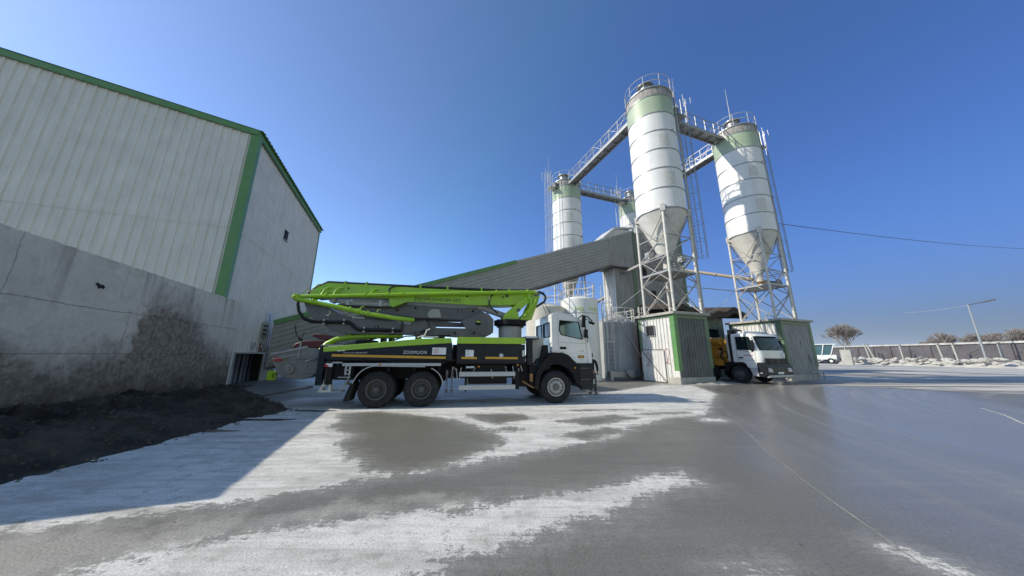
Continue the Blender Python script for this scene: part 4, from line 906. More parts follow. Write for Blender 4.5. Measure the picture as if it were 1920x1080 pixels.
text('lettering', 'ZOOMLION', .145, 'white', T, (.72, Y(.022), 1.66), (R(90), R(0), 0), .003, .0015, 1, 0, .74)
text('lettering', '24-hour line 400 800 0157', .055, 'white', T, (-1.08, Y(.022), 1.665), (R(90), R(0), 0), .002, .001, 1.05)
for o0 in (2.5,):
    pass
# deck plates, boxes behind the panels
q = MB(); q.mm((-1.6, Y(.12), 1.42), (4.8, Y(2.38), 1.47)); q.mm((-1.2, Y(1.0), 1.47), (2.2, Y(1.9), 1.75)); q.mm((2.3, Y(.8), 1.47), (3.7, Y(1.75), 2.0)); q.build('deck', 'black', T)
q = MB()
for x in (-1.2, -.5, .3, 1.1, 1.9): q.cyl((x, Y(.2), 1.40), (x+.35, Y(.2), 1.40), .025, n=8); q.mm((x-.03, Y(.1), 1.1), (x+.03, Y(.8), 1.42))
q.mm((.2, Y(.08), 1.33), (2.05, Y(.12), 1.45)); q.build('bracket', 'black', T)
q = MB(); q.mm((-1.35, Y(.95), .98), (4.7, Y(1.6), 1.42)); q.mm((-.9, Y(.62), 1.1), (2.0, Y(.7), 1.4)); q.build('subframe', 'black', T)
# rail and side guards
q = MB(); q.mm((-1.07, Y(.0), 1.275), (1.95, Y(.1), 1.365)); q.build('running_rail', 'alu', T, bevel=.008)
q = MB(); q.cyl((0.05, Y(.0), 1.32), (.05, Y(-.02), 1.32), .035, n=12); q.cyl((3.2, Y(.02), 1.25), (3.2, Y(-.01), 1.25), .03, n=12); q.cyl((4.55, Y(.02), 1.3), (4.55, Y(-.01), 1.3), .03, n=12); q.build('side_marker', 'amber', T)
q = MB(); q.mm((2.56, Y(.0), .93), (4.47, Y(.04), 1.08)); q.mm((2.56, Y(.0), .5), (4.47, Y(.04), .65)); q.mm((2.85, Y(1.9), .5), (4.47, Y(2.5), 1.05)); q.build('side_guard', 'alu', T, bevel=.008)
q = MB(); q.mm((4.47, Y(-.005), .5), (4.6, Y(.08), 1.08)); q.mm((2.75, Y(.05), .45), (2.82, Y(.1), 1.3)); q.mm((2.9, Y(.15), .68), (4.2, Y(.8), 1.3)); q.mm((4.5, Y(.3), .55), (5.2, Y(.8), 1.35)); q.build('guard_post', 'black', T)
q = MB(); q.mm((2.78, Y(.01), 1.2), (3.05, Y(.03), 1.26)); q.build('data_plate', 'sign', T)
# hydraulic valve handles between axle and guards
q = MB()
for x in (2.16, 2.33):
    q.cyl((x, Y(.08), 1.14), (x, Y(.08), 1.02), .035, .05, 10); q.cyl((x, Y(.08), 1.02), (x, Y(.08), .86), .05, .03, 10)
    for k in (-1, 1): q.tube([(x, Y(.08), .86), (x+.03*k, Y(.06), .7), (x+.012*k, Y(.06), .5)], .012, 6)
    q.mm((x-.05, Y(.04), .42), (x+.05, Y(.12), .52))
q.build('valve', 'rim', T)
q = MB()
random.seed(3)
for k in range(26):
    x = random.uniform(1.9, 5.1); z = random.uniform(.95, 1.4); y = Y(random.uniform(.12, .5)); q.tube([(x, y, z), (x+random.uniform(.1, .5), y+random.uniform(-.08, .08), z-random.uniform(-.05, .25)), (x+random.uniform(.3, .7), y, z+random.uniform(-.2, .1))], random.choice((.012, .02, .03)), 6)
for k in range(14): x = random.uniform(-1.7, 4.9); q.box((x, Y(random.uniform(.2, .6)), random.uniform(1.1, 1.4)), (random.uniform(.08, .3), .15, random.uniform(.06, .2)))
q.build('hydraulic_lines', 'black', T)
q = MB()
for k in range(12): x = random.uniform(2.0, 5.2); q.cyl((x, Y(.1), random.uniform(.8, 1.3)), (x+.05, Y(.07), random.uniform(.8, 1.3)), .018, n=8)
q.build('fitting', 'rimlight', T)
# mudguards over the twin axle
def arc(cx, cz, r, a0, a1, n=14): return [(cx+r*math.cos(R(a0+(a1-a0)*i/n)), cz+r*math.sin(R(a0+(a1-a0)*i/n))) for i in range(n+1)]
path = [(-.88, .28)]+[(-.72, .75)]+arc(-.05, .62, .66, 160, 92, 8)+[(1.45, 1.25)]+arc(1.42, .6, .64, 78, 8, 8)
for o0, o1 in ((.0, .62), (1.88, 2.5)):
    q = MB(); vs = []
    for p in path: vs += [(p[0], Y(o0), p[1]), (p[0], Y(o1), p[1])]
    n_ = len(path); vs2 = [(v[0], v[1], v[2]-.012) for v in vs]
    q.add(vs+vs2, [(2*i, 2*i+1, 2*i+3, 2*i+2) for i in range(n_-1)]+[(2*n_+2*i, 2*n_+2*i+1, 2*n_+2*i+3, 2*n_+2*i+2) for i in range(n_-1)]); mg = q.build('mudguard', 'black', T)
    ye = Y(o0) if o0 < 1 else Y(o1)
    q = MB(); q.tube([(p[0], ye, p[1]) for p in path[1:12]], .018, 6); q.tube([(p[0], ye, p[1]) for p in path[13:]], .018, 6); q.build('mudguard_edge', 'alu', mg)
    q = MB(); q.prism([(-.93, .22), (-.78, .22), (-.66, .75), (-.76, .78)], Y(o0)+.01, Y(o1)); q.build('mud_flap', 'rubber', mg)
# rear outrigger, supports
for off, s_ in ((.12, 1), (2.38, -1)):
    q = MB(); q.mm((-1.80, Y(off-.06), .7), (-1.62, Y(off+.1), 1.9)); q.build('outrigger_post', 'navy', T, bevel=.01)
    q = MB(); q.cyl((-1.45, Y(off), 1.25), (-1.45, Y(off), .72), .115, n=20); q.mm((-1.6, Y(off-.1), 1.25), (-1.3, Y(off+.12), 1.38)); og = q.build('outrigger_leg', 'black', T)
    q = MB(); q.prism([(-1.68, .50), (-1.28, .50), (-1.3, .56), (-1.34, .72), (-1.38, .72), (-1.38, .56), (-1.56, .56), (-1.52, .72), (-1.58, .72)], Y(off-.1), Y(off+.1)); q.cyl((-1.5, Y(off-.09), .72), (-1.5, Y(off+.09), .72), .06, n=14); q.build('foot_plate', 'steelwhite', og)
    q = MB(); q.prism([(-1.56, 1.25), (-1.42, 1.25), (-1.56, 1.36)], Y(off)-s_*.13, Y(off)-s_*.12); q.build('warning_tape', 'red', og)
    q = MB(); q.prism([(-1.42, 1.25), (-1.34, 1.25), (-1.34, 1.36), (-1.55, 1.36)], Y(off)-s_*.13, Y(off)-s_*.12); q.build('warning_tape', 'white', og)
q = MB(); q.tube([(-1.2, Y(.05), .5), (-.98, Y(.05), .56), (-.85, Y(.05), .9), (-.85, Y(.05), 1.25)], .022, 6); q.mm((-1.3, Y(.0), .5), (-1.0, Y(.35), .53)); q.mm((-1.15, Y(0), .92), (-.8, Y(.3), .95)); q.build('rear_step', 'steelgrey', T)
q = MB(); q.mm((-1.3, Y(.15), .85), (-.75, Y(.6), 1.3)); q.build('rear_box', 'black', T)
q = MB(); q.mm((-1.35, Y(0), 1.36), (-1.08, Y(.05), 1.40)); q.mm((-.98, Y(.02), 1.0), (-.93, Y(.06), 1.3)); q.mm((-.86, Y(.02), 1.0), (-.81, Y(.06), 1.3)); 
for k in range(3): q.mm((-.98, Y(.02), 1.02+k*.12), (-.81, Y(.06), 1.05+k*.12))
q.build('ladder', 'alu', T)
# cab back frame, air intake
q = MB(); q.mm((4.91, Y(.06), 1.3), (5.11, Y(.3), 2.2)); q.mm((4.85, Y(.06), 2.2), (5.35, Y(.9), 2.3)); q.build('front_pillar', 'navy', T, bevel=.01)
q = MB(); q.prism([(5.14, 2.2), (5.6, 2.28), (5.62, 1.6), (5.3, 1.5), (5.14, 1.2)], Y(.35), Y(.9)); q.build('air_intake', 'armlight', T, bevel=.01)
q = MB(); q.mm((4.86, Y(.055), 2.235), (5.3, Y(.07), 2.3)); q.build('blue_label', 'sign', T)
q = MB(); q.prism([(5.35, 1.1), (5.72, 1.1), (5.72, 2.0), (5.55, 2.0), (5.45, 1.65)], Y(.15), Y(.8)); q.mm((5.0, Y(.15), .6), (5.25, Y(.6), 1.3)); q.build('exhaust_box', 'black', T, bevel=.02)
q = MB(); q.cyl((5.05, Y(.08), .75), (5.05, Y(.08), 1.0), .06, n=10); q.tube([(4.75, Y(.2), .75), (5.1, Y(.1), .55), (5.3, Y(.1), .5)], .03, 6); q.build('air_dryer', 'rust', T)
# pedestal and slew ring
q = MB(); q.cyl((4.5, 0, 1.5), (4.5, 0, 2.76), .46, n=40); q.cyl((4.5, 0, 1.5), (4.5, 0, 1.75), .75, .5, 32); q.build('pedestal', 'armlight', T)
for a_ in range(0, 360, 15):
    pass
q = MB(); q.cyl((4.5, 0, 2.78), (4.5, 0, 2.96), .64, n=40); q.cyl((4.5, 0, 2.72), (4.5, 0, 2.78), .5, .6, 32); rg = q.build('slewing_ring', 'black', T)
q = MB()
for i in range(30): a_ = 2*math.pi*i/30; q.cyl((4.5+.52*math.cos(a_), .52*math.sin(a_), 2.95), (4.5+.52*math.cos(a_), .52*math.sin(a_), 3.01), .022, n=6); q.cyl((4.5+.52*math.cos(a_), .52*math.sin(a_), 2.7), (4.5+.52*math.cos(a_), .52*math.sin(a_), 2.73), .02, n=6)
q.build('bolts', 'armgrey', rg)
# turret: two side plates
ta = [(4.14, 2.97), (4.19, 3.17), (4.64, 3.56), (5.04, 3.83), (5.36, 4.13), (5.60, 4.10), (5.47, 3.85), (5.04, 3.55), (4.74, 3.27), (4.80, 2.97)]
tb = [(5.66, 4.1), (5.57, 3.74), (5.28, 2.98), (4.82, 2.97), (4.86, 3.09), (5.1, 3.3), (5.2, 3.55), (5.38, 3.85)]
for o0, o1 in ((.82, .9), (1.6, 1.68)):
    slabpoly('turret_plate', ta, o0, o1, 'lime'); slabpoly('turret_plate', tb, o0+.003, o1-.003, 'lime')
q = MB(); q.cyl((5.48, Y(.74), 4.02), (5.48, Y(1.76), 4.02), .09, n=20); q.cyl((4.75, Y(.78), 3.35), (4.75, Y(1.72), 3.35), .07, n=16); q.mm((4.2, Y(.9), 2.97), (5.2, Y(1.6), 3.05)); q.build('turret_pin', 'armgrey', T)
q = MB(); q.cyl((3.35, Y(1.25), 3.46), (4.3, Y(1.25), 3.15), .12, n=20); q.cyl((4.3, Y(1.25), 3.15), (4.6, Y(1.25), 3.05), .07, n=16); q.cyl((3.2, Y(1.25), 3.5), (3.4, Y(1.25), 3.45), .15, n=16); q.build('lift_cylinder', 'armlight', T)
q = MB(); q.tube([(5.12, Y(.78), 4.0), (5.25, Y(.72), 3.72), (5.2, Y(.72), 3.35), (4.98, Y(.75), 3.1)], .055, 10); q.tube([(5.0, Y(.7), 3.2), (5.2, Y(.66), 3.42), (5.42, Y(.66), 3.75)], .05, 10); q.build('delivery_pipe', 'lime', T)
q = MB(); q.tube([(5.55, Y(.8), 4.12), (5.76, Y(.76), 4.05), (5.86, Y(.76), 3.88), (5.8, Y(.8), 3.72), (5.55, Y(.85), 3.55), (5.3, Y(.9), 3.4)], .045, 8); q.tube([(5.62, Y(.95), 4.14), (5.9, Y(.95), 4.0), (5.92, Y(.95), 3.85), (5.7, Y(.95), 3.62)], .03, 8); q.build('hose_bundle', 'hose', T)
q = MB(); q.tube([(5.63, Y(.5), 3.58), (5.74, Y(.4), 3.2)], .012, 5); q.tube([(5.80, Y(.9), 3.75), (5.98, Y(.6), 3.25)], .012, 5); q.build('stay_wire', 'hose', T)
# boom arm 1 (green), box section with outline from the side
s1_ = [(-2.70, 3.72), (-2.66, 3.9), (-2.5, 4.06), (-2.14, 4.13), (-1.81, 4.13), (-.2, 4.11), (1.23, 4.08), (2.81, 4.07), (4.09, 4.09), (5.37, 4.14), (5.6, 4.09), (5.5, 3.86), (4.67, 3.57), (4.08, 3.53), (3.2, 3.5), (.88, 3.56), (.55, 3.54), (.1, 3.33), (-.01, 3.38), (-.07, 3.64), (-2.2, 3.62), (-2.59, 3.58)]
a1_ = slabpoly('boom_arm', s1_, .91, 1.59, 'lime'); tag(a1_, 'green upper boom arm')
q = MB()
for z in (3.46,): q.prism([(-.07, 3.62), (-.02, 3.36), (.1, 3.31), (.55, 3.52), (.88, 3.545)], Y(.86), Y(.905))
q.cyl((.1, Y(.84), 3.43), (.1, Y(.86), 3.43), .06, n=16); q.prism([(-2.72, 3.62), (-2.6, 3.46), (-2.45, 3.45), (-2.3, 3.6), (-2.35, 3.85), (-2.6, 3.85)], Y(.85), Y(.9)); q.build('hinge_plate', 'lime', a1_, bevel=.004)
q = MB()
for x, z in ((-1.48, 3.95), (2.75, 3.83), (4.15, 3.86)): q.cyl((x, Y(.905), z), (x, Y(.9), z), .035, n=12)
q.build('access_hole', 'black', a1_)
q = MB(); q.mm((4.24, Y(.90), 3.86), (4.37, Y(.906), 3.97)); nb = q.build('number_plate_mark', 'blackpaint', a1_); text('number', '1', .1, 'white', nb, (4.28, Y(.897), 3.88), (R(90), 0, 0))
text('lettering', 'ZOOMLION', .17, 'blackpaint', a1_, (.80, Y(.902), 3.60), (R(90), R(0), 0), .003, .003, 1, 0, .96)
text('lettering', 'K38X-5RZ', .17, 'blackpaint', a1_, (1.79, Y(.902), 3.60), (R(90), R(0), 0), .003, .0, 1, 0, .72)
q = MB()
for x in (-1.05, 4.6): q.mm((x, Y(.905), 3.60), (x+.5, Y(.9), 3.61))
# cable trunk along the top
q = MB(); q.tube([(-2.78, Y(.95), 3.72), (-2.52, Y(.95), 3.95), (-2.19, Y(.95), 4.15), (1.23, Y(.95), 4.13), (4.08, Y(.95), 4.14), (5.35, Y(.95), 4.19)], .05, 8); q.tube([(-2.78, Y(1.1), 3.76), (-2.5, Y(1.1), 4.0), (-2.19, Y(1.1), 4.17), (1.23, Y(1.1), 4.15), (4.08, Y(1.1), 4.16), (5.35, Y(1.1), 4.2)], .045, 8)
q.tube([(.3, Y(.88), 4.14), (.08, Y(.86), 4.10), (-.08, Y(.86), 4.0), (-.12, Y(.87), 3.82)], .03, 8); q.tube([(3.75, Y(.88), 3.95), (3.62, Y(.85), 3.8), (3.6, Y(.85), 3.55), (3.75, Y(.85), 3.35), (3.95, Y(.88), 3.2)], .028, 8)
q.build('hose_trunk', 'hose', a1_)
q = MB()
for x in (-1.6, -.9, 1.0, 2.0, 3.3, 4.4): q.mm((x-.03, Y(.88), 4.02), (x+.03, Y(1.15), 4.21))
q.build('hose_clamp', 'lime', a1_)
# green delivery pipes with clamps
q = MB(); q.tube([(-3.03, Y(.72), 3.50), (-2.9, Y(.72), 3.56), (-2.6, Y(.72), 3.58), (-1.61, Y(.72), 3.63), (-.14, Y(.72), 3.73), (2.42, Y(.72), 3.90), (5.3, Y(.74), 4.09), (5.5, Y(.8), 4.05)], .066, 14)
p1 = q.build('delivery_pipe', 'lime', T)
q = MB()
def clampat(P0, P1, f, r):
    P0, P1 = Vector(P0), Vector(P1); d = (P1-P0).normalized(); c = P0.lerp(P1, f); q.cyl(c-d*.03, c+d*.03, r, n=14); q.box(c+Vector((0, -.01, r)), (.05, .03, .05))
for f in (.1, .35, .5, .6): clampat((-2.6, Y(.72), 3.58), (2.42, Y(.72), 3.90), f, .088)
for f in (.02, .1, .5, .93): clampat((2.42, Y(.72), 3.90), (5.3, Y(.74), 4.09), f, .088)
q.build('pipe_clamp', 'lime', p1)
q = MB(); q.tube([(-2.97, Y(.6), 3.50), (-2.88, Y(.6), 3.43), (-2.36, Y(.6), 3.35), (-1.52, Y(.6), 3.19), (-.61, Y(.6), 3.0), (.24, Y(.6), 2.89), (.9, Y(.65), 2.84)], .078, 14)
q.lathe([(.02, -.16), (.1, -.13), (.13, -.02), (.1, .16)], 16, (-2.97, Y(.66), 3.52), 'y'); p2 = q.build('delivery_pipe', 'lime', T); q = MB()
for f in (.3, .62, .95): clampat((-1.52, Y(.6), 3.19), (-.61, Y(.6), 3.0), f, .098)
clampat((-2.88, Y(.6), 3.43), (-2.36, Y(.6), 3.35), .85, .1)
for x, z in ((-.9, 3.1), (-.35, 3.02)): q.tube([(x, Y(.58), z+.06), (x+.02, Y(.58), z+.14), (x+.1, Y(.62), z+.16)], .018, 6)
q.build('pipe_clamp', 'lime', p2)
q = MB()       # pipe brackets that lean over the arm
for x in (-2.1, -1.72, -.2+-.35):
    q.tube([(x-.18, Y(.74), 3.64), (x-.1, Y(.78), 3.85), (x, Y(.86), 3.95), (x+.08, Y(.9), 3.94)], .03, 8)
q.tube([(-2.3, Y(.74), 3.66), (-1.85, Y(.8), 3.82)], .022, 6); q.tube([(-2.86, Y(.7), 3.62), (-2.72, Y(.8), 3.85)], .015, 6); q.build('pipe_bracket', 'lime', p1)
# lower arms (grey)
s2_ = [(-2.89, 3.47), (-2.81, 3.36), (-2.63, 3.01), (-2.4, 2.78), (-2.13, 2.64), (-1.81, 2.42), (-1.4, 2.32), (.07, 2.33), (1.35, 2.33), (2.42, 2.27), (3.48, 2.29), (3.7, 2.40), (3.73, 2.62), (3.27, 2.60), (2.48, 2.60), (1.33, 2.6), (.77, 2.67), (.21, 2.77), (-.69, 2.86), (-1.23, 2.92), (-1.58, 2.99), (-2.14, 3.31), (-2.49, 3.43)]
a2_ = slabpoly('boom_arm', s2_, .84, 1.14, 'armgrey'); tag(a2_, 'grey second boom arm')
s3_ = [(-2.04, 3.55), (-1.62, 3.32), (-.55, 3.17), (.92, 2.98), (2.60, 2.97), (2.55, 2.84), (2.74, 2.69), (3.42, 2.44), (3.6, 2.40), (3.8, 2.5), (3.82, 2.9), (3.46, 3.26), (3.17, 3.42), (2.07, 3.42), (.52, 3.48), (.04, 3.55)]
a3_ = slabpoly('boom_arm', s3_, 1.17, 1.45, 'armgrey'); tag(a3_, 'grey third boom arm')
a4_ = slabpoly('boom_arm', [(.7, 2.9), (1.27, 2.91), (2.66, 2.87), (3.31, 2.85), (3.4, 2.6), (2.74, 2.71), (1.14, 2.7), (.6, 2.68)], 1.47, 1.7, 'armgrey')
a5_ = slabpoly('boom_arm', [(-1.6, 3.0), (-1.2, 3.1), (.4, 3.05), (3.2, 3.1), (3.3, 2.95), (1.2, 2.92), (-1.4, 2.86)], 1.72, 1.9, 'armgrey')
slabpoly('knuckle_plate', [(2.6, 2.86), (3.30, 3.18), (3.55, 3.2), (3.78, 2.95), (3.77, 2.45), (3.5, 2.33), (2.70, 2.62)], .80, .835, 'armgrey', a2_, .004)
slabpoly('knuckle_plate', [(-1.05, 2.38), (-.2, 2.42), (.3, 2.42), (.55, 2.55), (.75, 2.62), (.55, 2.85), (.3, 2.9), (-.15, 2.78)], .80, .835, 'armgrey', a2_, .004).location = (.95, 0, -.05)
q = MB()
for x, z in ((.85, 3.35), (3.0, 3.3), (.95, 2.42), (3.05, 2.42), (2.35, 2.42), (.2, 3.25)): q.cyl((x, Y(.83 if z < 2.6 else 1.16), z), (x, Y(.80 if z < 2.6 else 1.13), z), .04, n=12)
q.cyl((3.2, Y(.79), 2.82), (3.2, Y(.82), 2.82), .11, n=18); q.build('access_hole', 'black', a2_)
q = MB(); q.prism([(3.08, 2.86), (3.2, 2.9), (3.32, 2.84), (3.22, 2.82)], Y(.775), Y(.79)); q.build('pin_mark', 'limetext', a2_)
q = MB(); q.prism([(1.3, 3.05), (1.33, 3.22), (1.45, 3.33), (1.72, 3.33), (1.82, 3.02), (1.4, 3.0)], Y(1.155), Y(1.172)); q.build('wear_plate', 'armlight', a3_)
text('number', '3', .12, 'white', a3_, (2.32, Y(1.165), 3.26), (R(90), 0, 0)); q = MB(); q.mm((2.30, Y(1.166), 3.24), (2.43, Y(1.169), 3.37)); q.build('number_patch', 'blackpaint', a3_)
q = MB(); q.mm((-.44, Y(.83), 2.51), (-.30, Y(.838), 2.63)); q.build('number_patch', 'blackpaint', a2_); text('number', '2', .1, 'white', a2_, (-.41, Y(.827), 2.53), (R(90), 0, 0))
q = MB(); q.cyl((-1.7, Y(1.0), 3.44), (.0, Y(1.0), 3.42), .085, n=20); q.cyl((-2.0, Y(1.0), 3.5), (-1.7, Y(1.0), 3.44), .05, n=16); q.cyl((-1.95, Y(.86), 3.5), (-1.95, Y(1.1), 3.5), .1, n=20); cy = q.build('arm_cylinder', 'armlight', T)
q = MB()
for x in (-1.45, -.35): q.mm((x-.05, Y(.88), 3.34), (x+.05, Y(.95), 3.54))
q.cyl((-1.5, Y(.9), 3.53), (-.2, Y(.9), 3.51), .015, n=6); q.cyl((-1.5, Y(.9), 3.36), (-.2, Y(.9), 3.34), .015, n=6); q.build('cylinder_fitting', 'alu', cy)
q = MB()
pth = [(-2.93, 3.4), (-2.93, 3.25), (-2.86, 3.0), (-2.7, 2.79), (-2.45, 2.69), (-2.16, 2.68), (-1.33, 2.70), (-1.22, 2.66), (-1.02, 2.48), (-.9, 2.45), (.48, 2.44)]
for dz, yy in ((0, .74), (.05, .74), (.025, .68)): q.tube([(x, Y(yy), z+dz) for x, z in pth], .035, 8)
q.tube([(.49, Y(.75), 2.44), (.49, Y(.75), 2.78)], .04, 8); q.tube([(1.1, Y(.72), 2.92), (1.3, Y(.68), 2.87), (1.42, Y(.68), 2.7), (1.36, Y(.68), 2.52), (1.1, Y(.72), 2.42)], .02, 6); q.tube([(1.2, Y(.72), 2.93), (1.38, Y(.68), 2.86), (1.48, Y(.68), 2.7), (1.42, Y(.68), 2.5), (1.2, Y(.72), 2.4)], .018, 6)
hs = q.build('hose_trunk', 'hose', a2_); q = MB()
for x, z in ((-2.05, 2.68), (-1.42, 2.7), (-.75, 2.44), (.2, 2.44)): q.mm((x-.025, Y(.68), z-.06), (x+.025, Y(.8), z+.12))
q.build('hose_clamp', 'alu', hs)
q = MB(); q.tube([(-2.1, Y(.8), 2.95), (-1.95, Y(.76), 2.93), (-1.9, Y(.76), 3.05), (-1.98, Y(.8), 3.12)], .015, 6); q.mm((-1.2, Y(.78), 2.86), (-.8, Y(.84), 2.92)); q.build('lifting_eye', 'rimlight', a2_)
# rest frame and rear delivery pipe on the deck
q = MB()
for x in (-.25, .02): q.mm((x, Y(1.0), 1.7), (x+.12, Y(1.5), 2.33))
q.mm((.95, Y(.9), 1.9), (1.1, Y(1.6), 2.3)); q.mm((1.6, Y(.7), 2.0), (2.0, Y(.8), 2.28)); q.mm((3.4, Y(.9), 2.0), (3.9, Y(1.5), 2.2)); q.tube([(.3, Y(.4), 2.1), (.7, Y(.4), 2.25), (1.3, Y(.4), 2.28), (2.2, Y(.4), 2.3)], .025, 6); q.mm((-.9, Y(.5), 1.95), (-.3, Y(1.0), 2.1)); q.build('boom_rest', 'black', T)
q = MB(); q.tube([(-2.1, Y(.95), 1.76), (-1.95, Y(.98), 1.98), (-1.7, Y(1.0), 2.13), (-1.35, Y(1.0), 2.22), (-.5, Y(1.0), 2.27), (.5, Y(1.05), 2.3)], .095, 14); p3 = q.build('delivery_pipe', 'lime', T)
q = MB(); q.cyl((-1.28, Y(1.0), 2.235), (-1.22, Y(1.0), 2.24), .125, n=16); q.cyl((-.7, Y(1.0), 2.26), (-.64, Y(1.0), 2.262), .125, n=16); q.build('pipe_clamp', 'lime', p3)
q = MB(); q.mm((-1.95, Y(.5), 1.88), (-1.3, Y(.62), 1.94)); q.tube([(1.1, Y(.2), 2.2), (1.35, Y(.2), 2.28), (1.4, Y(.2), 2.45), (1.5, Y(.25), 2.5)], .03, 6); q.mm((1.3, Y(.2), 2.2), (1.8, Y(.25), 2.26)); q.build('deck_fitting', 'steelwhite', T)
# hopper at the tail
hp = [(-3.26, 1.46), (-3.05, 1.02), (-2.75, .88), (-2.35, .85), (-2.05, .95), (-1.9, 1.2), (-1.9, 1.72), (-3.26, 1.60)]
q = MB(); q.prism(hp, Y(.45), Y(2.05)); hq = q.build('hopper', 'armgrey', T, bevel=.02)
hw_ = M['hop'] = mat('hopper_steel', (.20, .20, .205), .55, 0, .2, 5, (.32, .31, .29), .6); hq.data.materials[0] = hw_
q = MB(); q.beam((-3.3, Y(.40), 1.63), (-2.3, Y(.40), 1.86), .05, .07); q.beam((-3.3, Y(2.1), 1.63), (-2.3, Y(2.1), 1.86), .05, .07); q.beam((-3.3, Y(.4), 1.63), (-3.3, Y(2.1), 1.63), .05, .07)
q.beam((-3.22, Y(.38), 1.48), (-2.5, Y(.38), 1.62), .03, .035); q.beam((-2.5, Y(.38), 1.5), (-2.5, Y(.38), 2.1), .035, .035)
for i in range(9): q.beam((-3.2+i*.1, Y(.5), 1.66+i*.022), (-3.2+i*.1, Y(2.0), 1.66+i*.022), .02, .02)
q.build('hopper_grate', 'steelgrey', hq)
q = MB(); q.prism([(-3.24, 1.60), (-2.3, 1.83), (-1.95, 1.80), (-1.95, 1.5), (-3.1, 1.45)], Y(.41), Y(.45)); q.build('hopper_side', hw_, hq)
q = MB(); q.mm((-3.2, Y(.37), 1.42), (-2.98, Y(.40), 1.54)); q.build('tail_light', 'red', hq)
q = MB(); q.cyl((-2.72, Y(.42), 1.18), (-2.72, Y(.33), 1.18), .16, n=24); q.cyl((-2.72, Y(.33), 1.18), (-2.72, Y(.27), 1.18), .07, n=16); q.tube([(-2.2, Y(.36), 1.2), (-2.25, Y(.34), 1.42), (-2.0, Y(.34), 1.5), (-1.9, Y(.36), 1.3)], .025, 8); q.mm((-2.45, Y(.36), 1.05), (-1.9, Y(.4), 1.09)); q.build('agitator_motor', hw_, hq)
q = MB(); q.tube([(-2.5, Y(.36), 2.05), (-2.56, Y(.36), 2.16), (-2.66, Y(.36), 2.24), (-2.74, Y(.36), 2.55)], .014, 6); q.cyl((-2.58, Y(.36), 2.14), (-2.46, Y(.36), 2.06), .03, n=8); q.tube([(-2.5, Y(.36), 2.1), (-2.44, Y(.36), 2.3), (-2.46, Y(.36), 2.34)], .01, 5); q.build('control_lever', 'black', hq)
q = MB(); q.prism([(-3.05, 1.80), (-2.95, 1.98), (-2.7, 2.08), (-2.2, 2.08), (-1.9, 2.04), (-1.9, 1.86), (-2.5, 1.86)], Y(1.0), Y(2.0)); q.build('splash_guard', 'maroon', hq, bevel=.02)
q = MB(); q.prism([(-2.45, 2.33), (-1.95, 2.28), (-1.9, 2.14), (-2.1, 2.10), (-2.45, 2.22)], Y(1.0), Y(1.9)); q.build('splash_guard', 'maroon', hq, bevel=.02)
# cab
cabp = [(5.85, 1.72), (5.85, 3.08), (5.92, 3.18), (6.08, 3.23), (6.38, 3.17), (6.93, 2.99), (7.02, 2.93), (7.12, 2.7), (7.30, 2.1), (7.37, 1.75), (7.37, 1.36), (6.69, 1.36), (6.61, 1.47), (6.41, 1.66), (6.23, 1.74)]
gw = [(6.16, 2.90), (6.9, 2.85), (7.03, 2.22), (6.20, 2.38), (6.13, 2.55)]
q = MB()
# side skins with real window openings, built from strips around the opening
def side_skin(q, y0, y1):
    q.prism([(5.85, 1.72), (5.85, 3.08), (5.92, 3.18), (6.08, 3.23), (6.16, 2.90), (6.13, 2.55), (6.20, 2.38), (6.23, 1.74)], y0, y1)
    q.prism([(6.08, 3.23), (6.38, 3.17), (6.93, 2.99), (7.02, 2.93), (6.9, 2.85), (6.16, 2.90)], y0, y1)
    q.prism([(7.02, 2.93), (7.12, 2.7), (7.24, 2.3), (7.03, 2.22), (6.9, 2.85)], y0, y1)
    q.prism([(6.20, 2.38), (7.03, 2.22), (7.24, 2.3), (7.30, 2.1), (7.37, 1.75), (7.37, 1.36), (6.69, 1.36), (6.61, 1.47), (6.41, 1.66), (6.23, 1.74)], y0, y1)
side_skin(q, Y(.08), Y(.12)); side_skin(q, Y(2.38), Y(2.42))
q.prism([(5.92, 3.18), (6.08, 3.23), (6.6, 3.13), (6.93, 2.99), (7.02, 2.93), (6.95, 2.90), (6.38, 3.12), (6.08, 3.18), (5.95, 3.13)], Y(.12), Y(2.38))     # roof
q.mm((5.85, Y(.12), 1.72), (5.9, Y(2.38), 2.3)); q.mm((5.85, Y(.12), 2.85), (5.9, Y(2.38), 3.14)); 
for o0, o1 in ((.12, .3), (1.15, 1.35), (2.2, 2.38)): q.mm((5.85, Y(o0), 2.3), (5.9, Y(o1), 2.85))
q.prism([(7.24, 2.3), (7.37, 1.75), (7.37, 1.36), (7.33, 1.36), (7.32, 1.75), (7.2, 2.27)], Y(.12), Y(2.38))      # front panel
cb_ = q.build('cab', 'cab', T, 40)
cb_.data.materials[0] = M['cab']
q = MB(); q.prism([(6.17, 2.86), (6.88, 2.82), (7.0, 2.26), (6.22, 2.41), (6.15, 2.56)], Y(.098), Y(.104)); sg = q.build('side_window', 'glass2', cb_)
M['seeglass'] = bpy.data.materials.new('see_through_glass'); M['seeglass'].use_nodes = True
bs = M['seeglass'].node_tree.nodes['Principled BSDF']; bs.inputs['Base Color'].default_value = (.75, .85, .8, 1); bs.inputs['Transmission Weight'].default_value = 1; bs.inputs['Roughness'].default_value = 0; bs.inputs['IOR'].default_value = 1.05
sg.data.materials[0] = M['seeglass']
q = MB(); q.prism([(6.17, 2.86), (6.88, 2.82), (7.0, 2.26), (6.22, 2.41), (6.15, 2.56)], Y(2.396), Y(2.402)); q.build('side_window', 'seeglass', cb_)
q = MB(); q.prism([(6.98, 2.9), (7.22, 2.28), (7.205, 2.28), (6.965, 2.9)], Y(.14), Y(2.36)); q.build('windscreen', 'seeglass', cb_)
